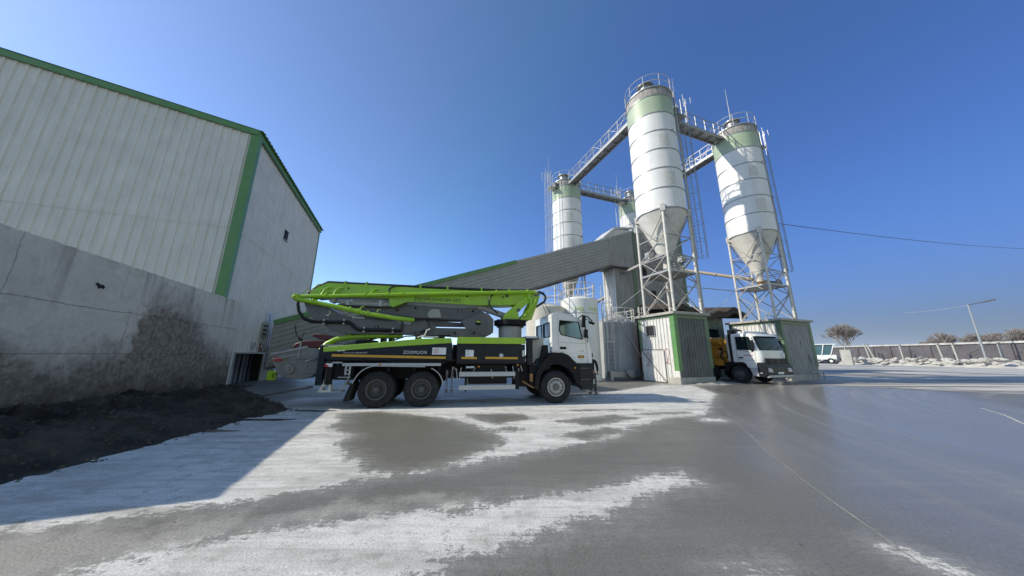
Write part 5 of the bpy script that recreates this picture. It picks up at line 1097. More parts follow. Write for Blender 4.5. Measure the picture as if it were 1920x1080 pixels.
q = MB(); q.mm((5.865, Y(.32), 2.32), (5.875, Y(1.13), 2.83)); q.mm((5.865, Y(1.37), 2.32), (5.875, Y(2.18), 2.83)); q.build('rear_window', 'glass', cb_)
q = MB()
for o0, o1 in ((.3, .34), (1.11, 1.15), (1.35, 1.39), (2.16, 2.2)): q.mm((5.83, Y(o0), 2.3), (5.85, Y(o1), 2.85))
for z in (2.3, 2.83): q.mm((5.83, Y(.3), z), (5.85, Y(1.15), z+.03)); q.mm((5.83, Y(1.35), z), (5.85, Y(2.2), z+.03))
q.build('window_seal', 'black', cb_)
for x, o0 in ((6.3, .35), (6.3, 1.6)):
    q = MB(); q.box((x, Y(o0+.27), 1.95), (.5, .5, .2)); q.box((x-.22, Y(o0+.27), 2.3), (.14, .48, .75), ry=R(-8)); q.box((x-.3, Y(o0+.27), 2.74), (.1, .3, .2)); q.build('seat', 'black', cb_, bevel=.03)
q = MB(); q.mm((5.9, Y(.12), 1.72), (7.3, Y(2.38), 1.76)); q.prism([(6.95, 1.8), (7.25, 1.8), (7.2, 2.2), (7.0, 2.22)], Y(.15), Y(2.35)); q.lathe([(.2, 0), (.22, .02), (.2, .04)], 24, (6.85, Y(1.9), 2.3), 'z'); q.mm((6.1, Y(.5), 2.93), (6.9, Y(2.2), 2.96)); q.build('cab_interior', 'black', cb_)
q = MB()
for a_, b_ in (((6.16, 2.90), (6.9, 2.85)), ((6.9, 2.85), (7.03, 2.22)), ((7.03, 2.22), (6.20, 2.38)), ((6.20, 2.38), (6.13, 2.55)), ((6.13, 2.55), (6.16, 2.90))): q.beam((a_[0], Y(.085), a_[1]), (b_[0], Y(.085), b_[1]), .035, .03)
q.build('window_seal', 'black', cb_)
q = MB()
for a_, b_ in (((7.12, 2.9), (7.2, 1.36)), ((6.08, 3.1), (6.10, 1.9)), ((6.23, 1.73), (6.41, 1.66)), ((6.15, 2.1), (7.18, 2.06)), ((6.5, 1.72), (7.2, 1.70))):
    q.beam((a_[0], Y(.079), a_[1]), (b_[0], Y(.079), b_[1]), .004, .008 if a_[0] > 7.1 else .006)
q.build('door_gap', 'blackpaint', cb_)
q = MB(); q.mm((6.14, Y(.06), 1.85), (6.38, Y(.08), 1.94)); q.build('door_handle', 'black', cb_, bevel=.01)
q = MB(); q.mm((6.82, Y(.072), 1.54), (7.07, Y(.08), 1.64)); q.build('door_sticker', 'rust', cb_)
q = MB(); q.mm((6.88, Y(.068), 1.57), (7.0, Y(.072), 1.61)); q.build('sticker_patch', 'yellow', cb_)
text('lettering', '3341', .07, 'steeldark', cb_, (6.88, Y(.078), 1.77), (R(90), 0, 0), .002, .002, 1.3)
q = MB(); q.mm((6.86, Y(.075), 1.475), (7.04, Y(.08), 1.49)); q.mm((6.88, Y(.075), 1.43), (7.02, Y(.08), 1.442)); q.build('small_print', 'armlight', cb_)
q = MB(); q.mm((6.55, Y(.9), 3.1), (6.75, Y(1.0), 3.18)); q.mm((6.62, Y(.2), 3.08), (6.76, Y(.26), 3.13)); q.build('roof_light', 'black', cb_)
q = MB(); q.tube([(5.8, Y(.5), 3.15), (5.78, Y(.4), 2.6), (5.82, Y(.3), 2.0), (5.86, Y(.15), 2.1), (5.9, Y(.1), 2.05), (5.95, Y(.1), 1.9)], .012, 6); q.build('cable', 'hose', cb_)
# mirrors
q = MB(); q.box((7.02, Y(-.12), 2.86), (.12, .1, .42), ry=R(6)); q.box((7.08, Y(-.12), 2.42), (.13, .1, .3), ry=R(6)); q.tube([(6.88, Y(.05), 3.0), (7.0, Y(-.1), 3.1), (7.2, Y(-.1), 3.04), (7.4, Y(-.05), 2.9)], .022, 8); q.tube([(7.06, Y(-.1), 3.05), (7.1, Y(-.1), 2.6), (7.2, Y(-.06), 2.25)], .018, 8)
q.box((7.38, Y(-.02), 2.83), (.2, .14, .07), ry=R(20)); q.tube([(7.1, Y(-.1), 2.95), (7.25, Y(-.06), 2.93), (7.35, Y(-.04), 2.86)], .014, 6); q.tube([(7.12, Y(-.08), 2.6), (7.22, Y(.06), 2.1)], .012, 6); q.build('mirror', 'black', cb_, bevel=.02)
# fender, steps, bumper
q = MB(); outer = [(5.15, .5), (5.2, 1.0), (5.4, 1.35), (5.66, 1.62), (5.86, 1.74), (6.21, 1.73), (6.43, 1.65), (6.6, 1.48), (6.72, 1.38), (6.82, 1.3), (6.82, .6), (6.72, .62)]
inner = [(6.66, .75), (6.56, 1.0), (6.4, 1.18), (6.15, 1.3), (5.9, 1.32), (5.68, 1.26), (5.5, 1.12), (5.38, .92), (5.3, .5)]
q.prism(outer+inner, Y(.0), Y(.5)); q.build('fender', 'black', T, bevel=.012)
q = MB(); q.prism(outer+inner, Y(2.0), Y(2.5)); q.build('fender', 'black', T, bevel=.012)
q = MB(); q.prism([(6.83, 1.35), (7.36, 1.35), (7.38, .9), (7.34, .45), (6.95, .4), (6.83, .6)], Y(.03), Y(.3)); q.prism([(7.05, 1.34), (7.4, 1.34), (7.44, .9), (7.36, .45), (7.05, .45)], Y(.3), Y(2.2)); q.prism([(6.83, 1.35), (7.36, 1.35), (7.38, .9), (7.34, .45), (6.95, .4), (6.83, .6)], Y(2.2), Y(2.47)); bp_ = q.build('bumper', 'navy', T, bevel=.02)
q = MB()
for z in (1.17, .78): q.mm((6.86, Y(.0), z), (7.22, Y(.05), z+.03))
q.mm((6.9, Y(.02), .42), (7.2, Y(.2), .46)); q.build('step', 'rim', bp_)
q = MB(); q.mm((7.4, Y(.15), .62), (7.46, Y(.5), .8)); q.mm((7.4, Y(2.0), .62), (7.46, Y(2.35), .8)); q.build('headlight', 'lamp', bp_)
q = MB(); q.prism([(6.7, .5), (7.0, .42), (7.3, .34), (7.3, .38), (7.0, .47)], Y(.2), Y(.3)); q.build('tow_bracket', 'steelgrey', bp_)
q = MB(); q.cyl((6.66, Y(.0), 1.2), (6.66, Y(-.02), 1.2), .03, n=10); q.build('side_marker', 'amber', T)
# green container hanging by the hopper, plank on blocks
jc = thing('jerry_can', 'bright green plastic can hanging behind the pump hopper', 'can', Vector((-4.26, 9.73, 0))+un*-3.42+nn_*.9+Vector((0, 0, .80)), TA)
q = MB(); q.prism([(-.12, 0), (.12, 0), (.12, .26), (.04, .31), (-.06, .31), (-.12, .27)], -.08, .08); jb = q.build('body', 'lime', jc, bevel=.02)
q = MB(); q.mm((.05, -.085, .08), (.08, -.075, .22)); q.build('label_strip', 'black', jb); q = MB(); q.cyl((-.04, 0, .3), (-.04, 0, .36), .03, n=10); q.tube([(.0, 0, .3), (.04, 0, .38), (-.2, .1, .5)], .01, 6); q.build('cap', 'black', jc)
pk = MB(); pk.beam(Vector((-8.9, 10.4, .16)), Vector((-6.35, 9.75, .62)), .2, .05); o = pk.build('loading_plank', 'wood'); tag(o, 'grey board sloping up to the back of the pump truck', 'plank')

# ------------------------------------------------------------------ mixer truck
MX = Vector((14.4, 19.3, 0)); MA = math.atan2(-D1.y, -D1.x)    # local x forward = -D1, local y = +D2 (left of heading)
mt = thing('mixer_truck', 'white cabbed concrete mixer truck with amber drum coming out between the silo rooms', 'mixer truck', MX+D2*1.25, MA)
T = mt
Ym = lambda off: -1.25+off           # off 0 = lit side (-D2)
Ym = lambda off: off-1.25
# local y axis: rotate x->-D1 gives y->  D2 direction
for x, du in ((0, 0), (-1.9, 0), (-4.2, 1), (-5.6, 1)):
    wheel(T, x, Ym(.02), -1, bool(du), .53); wheel(T, x, Ym(2.48), 1, bool(du), .53)
q = MB(); q.mm((-6.5, -.45, .75), (1.2, -.35, 1.0)); q.mm((-6.5, .35, .75), (1.2, .45, 1.0))
for x in (-6, -4, -2, 0, 1): q.mm((x-.05, -.35, .78), (x+.05, .35, .96))
q.build('chassis', 'black', T)
def cab_ring(z, x0, x1, h, r=.26, bulge=.05):
    p = [(x0, -h, z)]
    for k in range(7): a_ = R(-90+15*k); p.append((x1-r+r*math.cos(a_), -h+r+r*math.sin(a_), z))
    for k in range(1, 8): y_ = -h+r+(2*h-2*r)*k/8; p.append((x1+bulge*(1-(y_/(h-r))**2), y_, z))
    for k in range(7): a_ = R(15*k); p.append((x1-r+r*math.cos(a_), h-r+r*math.sin(a_), z))
    return p+[(x0, h, z)]
lv = [(1.22, 1.34, 1.22), (1.55, 1.38, 1.225), (1.95, 1.34, 1.225), (2.25, 1.27, 1.22), (2.6, 1.16, 1.21), (2.86, 1.08, 1.20), (2.96, 1.02, 1.19), (3.04, .88, 1.15), (3.08, .6, 1.0)]
def lvat(z):
    for (z0, x0_, h0), (z1, x1_, h1) in zip(lv, lv[1:]):
        if z <= z1: f = (z-z0)/(z1-z0); return x0_+(x1_-x0_)*f, h0+(h1-h0)*f
q = MB(); rings = [cab_ring(z, -.25, x1, h) for z, x1, h in lv]; m_ = len(rings[0])
q.add([p for r_ in rings for p in r_], [(a*m_+i, a*m_+(i+1) % m_, (a+1)*m_+(i+1) % m_, (a+1)*m_+i) for a in range(len(rings)-1) for i in range(m_)]+[tuple(range((len(rings)-1)*m_, len(rings)*m_)), tuple(range(m_-1, -1, -1))])
q.prism([(.55, .95), (.42, 1.24), (1.05, 1.24), (1.05, .95)], -1.22, -1.0); q.prism([(.55, .95), (.42, 1.24), (1.05, 1.24), (1.05, .95)], 1.0, 1.22)
mc = q.build('cab', 'cab', T, 28)
for s_ in (-1, 1):
    q = MB(); q.prism([(.06, 2.84), (.84, 2.80), (1.06, 2.0), (.98, 1.90), (.9, 1.88), (.85, 1.98), (.05, 2.05)], s_*1.215, s_*1.235); q.build('side_window', 'glass', mc)
q = MB(); zs_ = [1.98, 2.1, 2.3, 2.5, 2.7, 2.85]; rr = []
for z in zs_: x1, h = lvat(z); rr.append(cab_ring(z, -.25, x1+.008, h+.008)[4:-4])
m_ = len(rr[0]); q.open = True; q.add([p for r_ in rr for p in r_], [(a*m_+i, a*m_+i+1, (a+1)*m_+i+1, (a+1)*m_+i) for a in range(len(rr)-1) for i in range(m_-1)]); q.build('windscreen', 'glass', mc, 60)
q = MB(); rr = []
for z, ex in ((2.84, .16), (2.93, .14), (2.99, .06), (2.98, .05), (2.90, .12), (2.83, .145)): x1, h = lvat(z); rr.append(cab_ring(z, -.25, x1+ex, h+.02)[3:-3])
m_ = len(rr[0]); q.add([p for r_ in rr for p in r_], [(a*m_+i, a*m_+i+1, ((a+1) % 6)*m_+i+1, ((a+1) % 6)*m_+i) for a in range(6) for i in range(m_-1)]); q.build('visor', 'cab', mc, 40)
q = MB(); q.tube([(x, y, z) for x, y, z in [( .05, -1.236, 2.05), (.06, -1.236, 2.85), (.84, -1.236, 2.81), (1.06, -1.236, 2.0), (.9, -1.236, 1.87), (.05, -1.236, 2.05)]], .012, 5); q.build('window_seal', 'black', mc)
q = MB(); q.prism([(-.1, 3.04), (.0, 3.2), (.5, 3.2), (.85, 3.06)], -.95, .95); q.build('roof_deflector', 'cab', mc, bevel=.04)
q = MB(); q.mm((-.45, Ym(.1), 3.02), (.0, Ym(.8), 3.32)); q.build('roof_box', 'navy', mc)
q = MB(); q.prism([(1.38, 1.52), (1.46, 1.48), (1.50, .98), (1.38, .98)], Ym(.3), Ym(2.2)); gr = q.build('grille', 'black', mc); q = MB()
for z in (1.40, 1.28, 1.16, 1.04): q.mm((1.46+(1.42-z)*.08, Ym(.45), z), (1.50+(1.42-z)*.08, Ym(2.05), z+.025))
q.lathe([(.12, 0), (.12, .03), (.10, .03), (.10, 0)], 24, (1.49, Ym(1.25), 1.34), 'x')
for k in range(3): a_ = R(90+120*k); q.beam((1.51, Ym(1.25), 1.34), (1.51, Ym(1.25)+.11*math.cos(a_), 1.34+.11*math.sin(a_)), .02, .02)
q.build('grille_bars', 'steeldark', gr)
q = MB(); q.prism([(1.06, 1.27), (1.44, 1.27), (1.56, 1.0), (1.56, .55), (1.4, .42), (1.1, .42), (.95, .75), (1.06, .92)], Ym(.02), Ym(2.48)); bm_ = q.build('bumper', 'navy', T, bevel=.03)
q = MB(); q.prism([(.62, .94), (1.04, .93), (1.1, .45), (.8, .45)], Ym(.0), Ym(.3)); q.prism([(1.42, .5), (1.58, .55), (1.58, .42), (1.42, .38)], Ym(.1), Ym(2.4)); q.build('lower_step', 'alu', bm_, bevel=.02)
for o0 in (.12, 1.98):
    q = MB(); q.prism([(Ym(o0), .74), (Ym(o0)+.40, .70), (Ym(o0)+.34, .92), (Ym(o0)+.02, .96)], 1.54, 1.58, 'yz'); q.build('headlight', 'lamp', bm_)
q = MB(); q.mm((1.56, Ym(.98), .60), (1.585, Ym(1.5), .72)); q.build('number_plate', 'white', bm_)
q = MB(); q.mm((1.38, Ym(2.0), 1.6), (1.48, Ym(2.1), 1.85)); q.build('front_mirror', 'cab', mc)
out_ = [(-.85, .6), (-.85, 1.24), (.33, 1.28), (.56, .94), (.7, .9), (.72, .6)]; inn = [(.62, .6), (.5, .95), (.25, 1.12), (-.1, 1.14), (-.42, 1.02), (-.6, .8), (-.66, .6)]
q = MB(); q.prism(out_+inn, Ym(.0), Ym(.5)); q.prism(out_+inn, Ym(2.0), Ym(2.5)); q.build('fender', 'black', T, bevel=.02)
q = MB(); q.box((1.08, Ym(-.12), 2.35), (.12, .12, .5)); q.tube([(.98, Ym(.06), 2.75), (1.08, Ym(-.12), 2.65)], .02, 6); q.box((1.08, Ym(2.62), 2.35), (.12, .12, .5)); q.tube([(.98, Ym(2.44), 2.75), (1.08, Ym(2.62), 2.65)], .02, 6); q.build('mirror', 'black', mc, bevel=.02)
q = MB(); q.mm((.1, -1.25, 1.5), (.34, -1.22, 1.58)); q.build('door_handle', 'black', mc)
q = MB(); q.beam((.0, -1.226, 2.85), (.02, -1.226, 1.25), .006, .014); q.beam((1.06, -1.226, 1.95), (1.04, -1.226, 1.25), .006, .014); q.beam((.02, -1.226, 1.42), (1.04, -1.226, 1.38), .006, .012); q.build('door_gap', 'blackpaint', mc)
q = MB()
for k in range(5): q.mm((.4+.11*k, -1.232, 1.66), (.48+.11*k, -1.22, 1.72))
q.build('faded_lettering', 'redfade', mc)
q = MB(); q.cyl((-.42, Ym(.2), 1.0), (-.42, Ym(.2), 3.1), .09, n=14); q.mm((-.36, Ym(.35), 1.0), (-.28, Ym(2.2), 2.9)); q.build('exhaust_stack', 'black', T)
q = MB(); q.mm((-.62, Ym(.1), 1.3), (-.52, Ym(.3), 3.0)); q.mm((-.62, Ym(.3), 2.9), (-.52, Ym(2.2), 3.0)); q.build('mixer_front_post', 'steelwhite', T)
q = MB()
for y_ in (.7, 1.5): q.beam((1.40, Ym(y_), 2.0), (1.34, Ym(y_+.55), 2.22), .02, .015)
q.build('wiper', 'black', mc)

q = MB(); q.mm((1.1, Ym(.0), .62), (1.3, Ym(.03), .7)); q.build('side_trim', 'steelgrey', mc)
# drum
dr = MB(); prof = [(.35, 0), (.75, .35), (1.12, 1.3), (1.18, 2.3), (1.05, 3.4), (.75, 4.4), (.5, 5.0), (.48, 5.1)]
dr.lathe(prof, 48, (0, 0, 0), 'x'); drum = dr.build('drum', 'orange', T, 30); drum.location = (-.9, 0, 2.15); drum.rotation_euler = (0, R(-14)+math.pi, 0)
q = MB(); q.lathe([(1.13, 1.34), (1.19, 1.36), (1.19, 1.44), (1.15, 1.46)], 48, (0, 0, 0), 'x'); b_ = q.build('drum_band', 'tankgrey', drum)
q = MB(); q.mm((-1.9, Ym(.15), 1.0), (-1.0, Ym(2.3), 1.5)); q.prism([(-1.3, 1.0), (-.8, 1.0), (-.95, 2.2), (-1.2, 2.2)], Ym(.35), Ym(.6)); q.cyl((-1.5, Ym(.12), 2.6), (-.9, Ym(.12), 2.6), .27, n=20); q.mm((-6.5, Ym(.3), 1.0), (-1.6, Ym(.5), 1.2)); q.build('drum_frame', 'orange', T, bevel=.02)
q = MB(); q.tube([(-.8+.22*math.cos(a_), Ym(.04), 1.72+.22*math.sin(a_)) for a_ in np.linspace(0, 6.1, 18)], .025, 6); q.tube([(-1.0, Ym(.1), 2.2), (-.9, Ym(.05), 1.9), (-1.1, Ym(.05), 1.6), (-.85, Ym(.1), 1.3)], .035, 6); q.cyl((-1.1, Ym(.1), 2.1), (-.95, Ym(.1), 2.1), .09, n=12); q.build('hose_reel', 'black', T)

# ------------------------------------------------------------------ person standing beyond the cab front
def skin(name, m, parent, verts_, edges_, radii, root=0, sub=2):
    me_ = bpy.data.meshes.new(name); me_.from_pydata(verts_, edges_, []); o_ = bpy.data.objects.new(name, me_); C.objects.link(o_); o_.parent = parent
    md = o_.modifiers.new('skin', 'SKIN'); md.use_smooth_shade = True
    sv = me_.skin_vertices[0].data if me_.skin_vertices else None
    if sv is None:
        bpy.context.view_layer.objects.active = o_; bm_2 = bmesh.new(); bm_2.from_mesh(me_); bm_2.verts.layers.skin.verify(); bm_2.to_mesh(me_); bm_2.free(); sv = me_.skin_vertices[0].data
    for i, r_ in enumerate(radii): sv[i].radius = r_ if isinstance(r_, tuple) else (r_, r_); sv[i].use_root = (i == root)
    md2 = o_.modifiers.new('sub', 'SUBSURF'); md2.levels = sub; md2.render_levels = sub; me_.materials.append(M[m]); return o_
pe = thing('person', 'person in dark jacket and brown trousers standing behind the front of the white truck cab', 'person', (3.50, 13.35, 0), R(60))
# facing local +x ; y left
body_v = [(0, 0, .92), (0, 0, 1.1), (.0, 0, 1.3), (.0, 0, 1.42), (.01, 0, 1.5), (.02, 0, 1.6), (.015, 0, 1.66), (0, .09, .88), (0, .10, .5), (-.01, .11, .1), (.12, .12, .045), (0, -.09, .88), (.03, -.11, .5), (.0, -.13, .1), (.14, -.15, .045), (0, .18, 1.38), (.0, .25, 1.1), (.12, .2, .93), (0, -.18, 1.38), (-.02, -.25, 1.1), (.1, -.22, .93)]
body_e = [(0, 1), (1, 2), (2, 3), (3, 4), (4, 5), (5, 6), (0, 7), (7, 8), (8, 9), (9, 10), (0, 11), (11, 12), (12, 13), (13, 14), (3, 15), (15, 16), (16, 17), (3, 18), (18, 19), (19, 20)]
body_r = [(.13, .11), (.13, .1), (.15, .11), (.09, .08), .05, (.08, .095), (.06, .075), .09, .062, .042, .035, .09, .062, .042, .035, .055, .042, .03, .055, .042, .03]
skin('body', 'skin', pe, body_v, body_e, body_r)
skin('jacket', 'jacket', pe, [(0, 0, .88), (0, 0, 1.1), (0, 0, 1.3), (0, 0, 1.43), (0, .19, 1.38), (.0, .26, 1.1), (.11, .21, .96), (0, -.19, 1.38), (-.02, -.26, 1.1), (.09, -.23, .96)], [(0, 1), (1, 2), (2, 3), (3, 4), (4, 5), (5, 6), (3, 7), (7, 8), (8, 9)], [(.17, .14), (.165, .13), (.175, .13), (.1, .09), .07, .058, .045, .07, .058, .045])
skin('trousers', 'trousers', pe, [(0, 0, .95), (0, .09, .85), (0, .10, .5), (-.01, .11, .12), (0, -.09, .85), (.03, -.11, .5), (0, -.13, .12)], [(0, 1), (1, 2), (2, 3), (0, 4), (4, 5), (5, 6)], [(.15, .13), .11, .08, .07, .11, .08, .07])
for s_, x0_ in ((1, 0), (-1, .02)):
    q = MB(); yb = .115*s_ if s_ > 0 else -.14; q.prism([(-.1+x0_, 0), (.2+x0_, 0), (.2+x0_, .05), (.06+x0_, .1), (-.08+x0_, .11)], yb-.045, yb+.045); q.build('shoe', 'shoe', pe, bevel=.015)
    # hand: palm and five fingers
    hx, hy = (.13, .2) if s_ > 0 else (.11, -.22)
    hv = [(hx, hy, .92), (hx+.02, hy, .86)]; he = [(0, 1)]; hr = [(.022, .035), (.018, .04)]
    for k in range(4):
        b0 = len(hv); yy = hy+(-.03+.02*k); L1 = (.045, .052, .048, .036)[k]; hv += [(hx+.03, yy, .84), (hx+.045, yy, .84-L1*.6), (hx+.04, yy, .84-L1)]; he += [(1, b0), (b0, b0+1), (b0+1, b0+2)]; hr += [.009, .008, .0075]
    b0 = len(hv); hv += [(hx+.03, hy-.045, .89), (hx+.05, hy-.05, .865)]; he += [(0, b0), (b0, b0+1)]; hr += [.011, .009]; skin('hand', 'skin', pe, hv, he, hr, sub=1)
q = MB(); q.lathe([(.02, .125), (.07, .11), (.095, .05), (.098, 0), (.09, -.05)], 20, (-.01, 0, 1.63)); q.build('hair', 'hair', pe)
q = MB(); q.box((.105, 0, 1.6), (.03, .022, .04)); 
for s_ in (-1, 1): q.box((.01, s_*.095, 1.6), (.035, .015, .05))
q.build('nose_and_ears', 'skin', pe, bevel=.006); q = MB()
for s_ in (-1, 1): q.cyl((.094, s_*.032, 1.625), (.1, s_*.032, 1.625), .01, n=8)
q.mm((.093, -.022, 1.556), (.1, .022, 1.562)); q.build('eyes_and_mouth', 'maroon', pe)

# ------------------------------------------------------------------ far side of the yard
fwA, fwB = Vector((88.5, 84, 0)), Vector((84.0, 42, 0)); fd = (fwB-fwA); FL = fd.length; fa = math.atan2(fd.y, fd.x)
ft = thing('boundary_wall', 'long low dark panel wall with a white coping at the far edge of the yard', 'wall', fwA, fa)
q = MB(); q.mm((-12, -.1, 0), (FL+8, .1, 4.0)); q.build('panels', 'farwall', ft)
q = MB(); q.mm((-12, -.35, 4.0), (FL+8, .35, 4.32)); q.build('coping', 'rubble', ft)
q = MB()
for k in range(18): q.mm((-10+k*3.6, -.28, 0), (-9.75+k*3.6, -.1, 4.0))
q.build('pilasters', 'farwall', ft)
for (px_, pz, lean) in ((8, 4.1, .0), (13.5, 4.6, .6), (14.6, 4.5, 1.1), (20, 4.2, .1), (26.5, 4.2, .35), (28.5, 4.2, .2), (34, 4.1, 0), (45.5, 4.0, 0), (49, 3.6, 0)):
    p = fwA+fd.normalized()*px_+Vector((-3.2, 0, 0)); q = MB(); q.beam((0, 0, 0), (0, lean, pz), .22, .22); q.box((0, lean, pz-.1), (.35, .35, .18)); o = q.build('concrete_post', 'slab'); o.location = p; tag(o, 'pale concrete post standing before the far boundary wall', 'post', 'posts before the far boundary wall')
# rubble bank: berm plus separate lumps
def blob(name, r, seed, m, loc, sc):
    bm2 = bmesh.new(); bmesh.ops.create_icosphere(bm2, subdivisions=3, radius=r)
    for v in bm2.verts:
        f = noise.noise(v.co*1.6/r*.6+Vector((seed, seed*2, 0))); v.co *= 1+.5*f+.25*noise.noise(v.co*3.5+Vector((seed, 0, 0))); v.co.x *= sc[0]; v.co.y *= sc[1]; v.co.z *= sc[2]
    me_ = bpy.data.meshes.new(name); bm2.to_mesh(me_); bm2.free(); me_.materials.append(M[m]); o_ = bpy.data.objects.new(name, me_); C.objects.link(o_); o_.location = loc; o_.rotation_euler = (seed, seed*1.7, seed*.6); return o_
bm_m = MB(); vs = []; n1, n2 = 140, 16
for i in range(n1):
    f = i/(n1-1); p = Vector((74.5+4.2*f, 77-41*f, 0))
    for j in range(n2):
        s_ = j/(n2-1); z = math.sin(math.pi*s_)*(.75+.5*noise.noise(Vector((i*.22, j*.3, 0)))+.25*noise.noise(Vector((i*.7, j*.8, 4)))); vs.append((p.x-2.6+5.2*s_+.4*noise.noise(Vector((i*.2, 9, 0))), p.y, max(-.05, z)-.03))
bm_m.add(vs, [(i*n2+j, i*n2+j+1, (i+1)*n2+j+1, (i+1)*n2+j) for i in range(n1-1) for j in range(n2-1)])
o = bm_m.build('rubble_bank', 'rubble', ang=40); tag(o, 'low white rubble bank running along in front of the far wall', 'rubble bank')
random.seed(11)
protos = [blob('rubble_block', 1, k*3.1+1, 'rubble', (0, 0, -50), (1, .8+.1*k, .55)) for k in range(5)]
used = set()
for i in range(150):
    f = i/149+random.uniform(-.01, .01); k = i % 5; p0 = protos[k]
    o = p0 if k not in used else p0.copy()
    if k in used: C.objects.link(o)
    used.add(k)
    s_ = random.uniform(.2, .62); zz = random.uniform(.35, 1.25); o.location = (74.3+4.2*f+random.uniform(-2.6, 1.6), 77.5-41.5*f+random.uniform(-.5, .5), zz); o.scale = (s_*1.1, s_*random.uniform(.7, 1.3), s_*random.uniform(.7, 1.1)); o.rotation_euler = (random.uniform(-.6, .6), random.uniform(-.6, .6), random.uniform(0, 6)); tag(o, 'chalky white rubble block on the bank before the far wall', 'rubble', 'rubble blocks on the far bank')
# lamp post
lp = thing('street_lamp', 'tall thin lamp post with a short arm and one lamp head at the far right', 'street lamp', (78.2, 49.8, 0), 0)
q = MB(); q.cyl((0, 0, 0), (0, 0, 10.4), .16, .09, 10); q.build('pole', 'steelgrey', lp); q = MB(); q.cyl((0, 0, 0), (0, 0, .9), .42, .3, 12); q.build('base', 'rubble', lp); q = MB(); q.cyl((0, 0, 10.35), (1.3, -1.0, 10.75), .07, n=8); q.build('arm', 'steeldark', lp); q = MB(); q.box((1.7, -1.3, 10.86), (1.3, .45, .22), rz=R(-37), ry=R(-14)); q.build('lamp_head', 'steeldark', lp, bevel=.05)
cable('overhead_cable', 'thin cable strung leftward from the far lamp post', (78.2, 49.8, 10.3), (74.6, 55.6, 9.75), .15, .035, 'steelgrey')
# loader at the edge of the yard
ld = thing('wheel_loader', 'small white wheel loader with a glazed cab beyond the mast silo room', 'loader', (71.8, 70.3, 0), math.atan2(-70.3, 71.8)+math.pi)
q = MB(); q.prism([(-2.6, .9), (2.9, .9), (2.9, 1.45), (1.2, 1.6), (1.0, 1.9), (-2.6, 2.0)], -1.0, 1.0); q.build('body', 'cab', ld, bevel=.05)
q = MB(); q.mm((-2.9, -1.2, 4.25), (1.0, 1.2, 4.42)); 
for x, xb in ((-2.5, -1.7), (-.9, -.3), (.7, .9), (1.0, 1.4)):
    for y in (-1.05, 1.05): q.beam((x, y, 4.3), (xb, y, 1.8), .14)
cbn = q.build('cab_frame', 'cab', ld); q = MB(); q.prism([(-2.4, 4.2), (.75, 4.2), (.9, 1.95), (-1.65, 1.95)], -.98, .98); q.build('cab_glass', 'tealglass', cbn)
for x in (-1.6, 1.7):
    for y in (-1.2, 1.2): q = MB(); q.cyl((x, y-.2, .62), (x, y+.2, .62), .62, n=24); wh = q.build('wheel', 'rubber', ld, bevel=.05); q = MB(); q.cyl((x, y-.22, .62), (x, y+.22, .62), .28, n=16); q.build('rim', 'cab', wh)
q = MB(); q.prism([(2.9, .5), (4.0, .25), (4.0, .35), (3.3, 1.3), (2.9, 1.3)], -1.3, 1.3); q.build('bucket', 'steelgrey', ld)
q = MB(); q.mm((-.75, -.75, 0), (.75, .75, 3.0)); q.mm((-.6, -.8, 1.2), (-.5, -.75, 2.8)); o = q.build('site_container', 'slab'); o.location = (69.5, 62.6, 0); o.rotation_euler = (0, 0, .6); tag(o, 'grey upright concrete box beside the white loader', 'box')
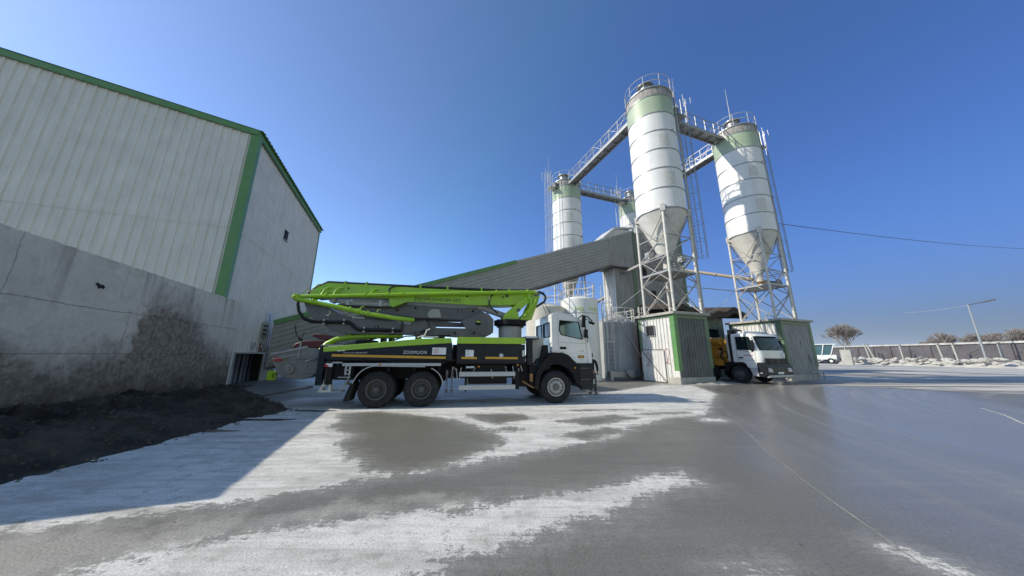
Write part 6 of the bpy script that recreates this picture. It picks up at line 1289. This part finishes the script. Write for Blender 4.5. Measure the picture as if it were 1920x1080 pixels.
# bare trees and scrub beyond
def tree(name, label, loc, h, spread, seed, group='bare trees beyond the boundary wall', depth=6, lean=0):
    rnd = random.Random(seed); t = thing(name, label, 'tree', loc, rnd.uniform(0, 6), group); q = MB(); q2 = MB()
    def br(p, d, L, r, n):
        e = p+d*L; (q if n >= depth-1 else q2).cyl(p, e, r, r*.7, 4 if n < depth-1 else 6, False)
        if n == 0: return
        for k in range(4):
            a_ = rnd.uniform(0, 6.283); tl = rnd.uniform(.25, .75)*spread; nd = (d+Vector((math.cos(a_)*tl, math.sin(a_)*tl, rnd.uniform(-.05, .3)))).normalized(); br(e if k else p.lerp(e, .8), nd, L*rnd.uniform(.62, .86), max(r*.6, .03), n-1)
    br(Vector((0, 0, 0)), Vector((lean, 0, 1)).normalized(), h*.22, h*.022, depth); q.build('trunk', 'bark', t); q2.build('crown', 'bark', t)
tree('bare_tree', 'broad bare brown tree standing alone beyond the far wall', (108, 96, 0), 15, 1.05, 5)
for i, (x, y, h, sp, lb) in enumerate(((112, 78, 9.5, 1.3, 'low bare tree at the left end of the hazy tree row'), (114, 72, 10.5, 1.3, 'second bare tree from the left in the hazy tree row'), (112, 66, 10.5, 1.3, 'middle bare tree in the row to the left of the lamp post'), (112, 60, 11.5, 1.2, 'bare tree directly behind the lamp post'), (110, 56, 12, 1.3, 'bare tree first right of the lamp post'), (108, 50, 12.5, 1.3, 'dense bare tree second right of the lamp post'), (108, 46, 12.5, 1.3, 'rightmost bare tree at the edge of the photo'))):
    tree('bare_tree', lb, (x, y, 0), h, sp, 20+i)
def leafmass(name, label, pts, m, kind='stuff', size=.35, cat=None, nleaf=420):
    q = MB(); rnd = random.Random(name+label)
    for (cx, cy, cz, rx, ry, rz_) in pts:
        for k in range(nleaf):
            a_ = rnd.uniform(0, 6.283); u = rnd.uniform(-1, 1); rr = rnd.uniform(.55, 1.0)**.5; s_ = math.sqrt(1-u*u); c = Vector((cx+rx*rr*s_*math.cos(a_), cy+ry*rr*s_*math.sin(a_), max(.05, cz+rz_*rr*u)))
            d1_ = Vector((rnd.uniform(-1, 1), rnd.uniform(-1, 1), rnd.uniform(-1, 1))).normalized()*size; d2_ = d1_.cross(Vector((rnd.uniform(-1, 1), rnd.uniform(-1, 1), 1))).normalized()*size*.5
            q.add([c-d1_, c-d2_, c+d1_, c+d2_], [(0, 1, 2, 3)])
    q.open = True; o = q.build(name, m); tag(o, label, cat, kind=kind); return o
rnd = random.Random(4)
leafmass('distant_scrub', 'grey green scrub and far tree line along the horizon', [(150+rnd.uniform(-6, 6), 230-i*4.6+rnd.uniform(-2, 2), 1.2, 7, 7, rnd.uniform(2., 4.2)) for i in range(46)]+[(76+rnd.uniform(-2, 2), 84+i*4, .9, 3, 3, rnd.uniform(1.4, 2.6)) for i in range(8)], 'scrub', size=.75, nleaf=170)
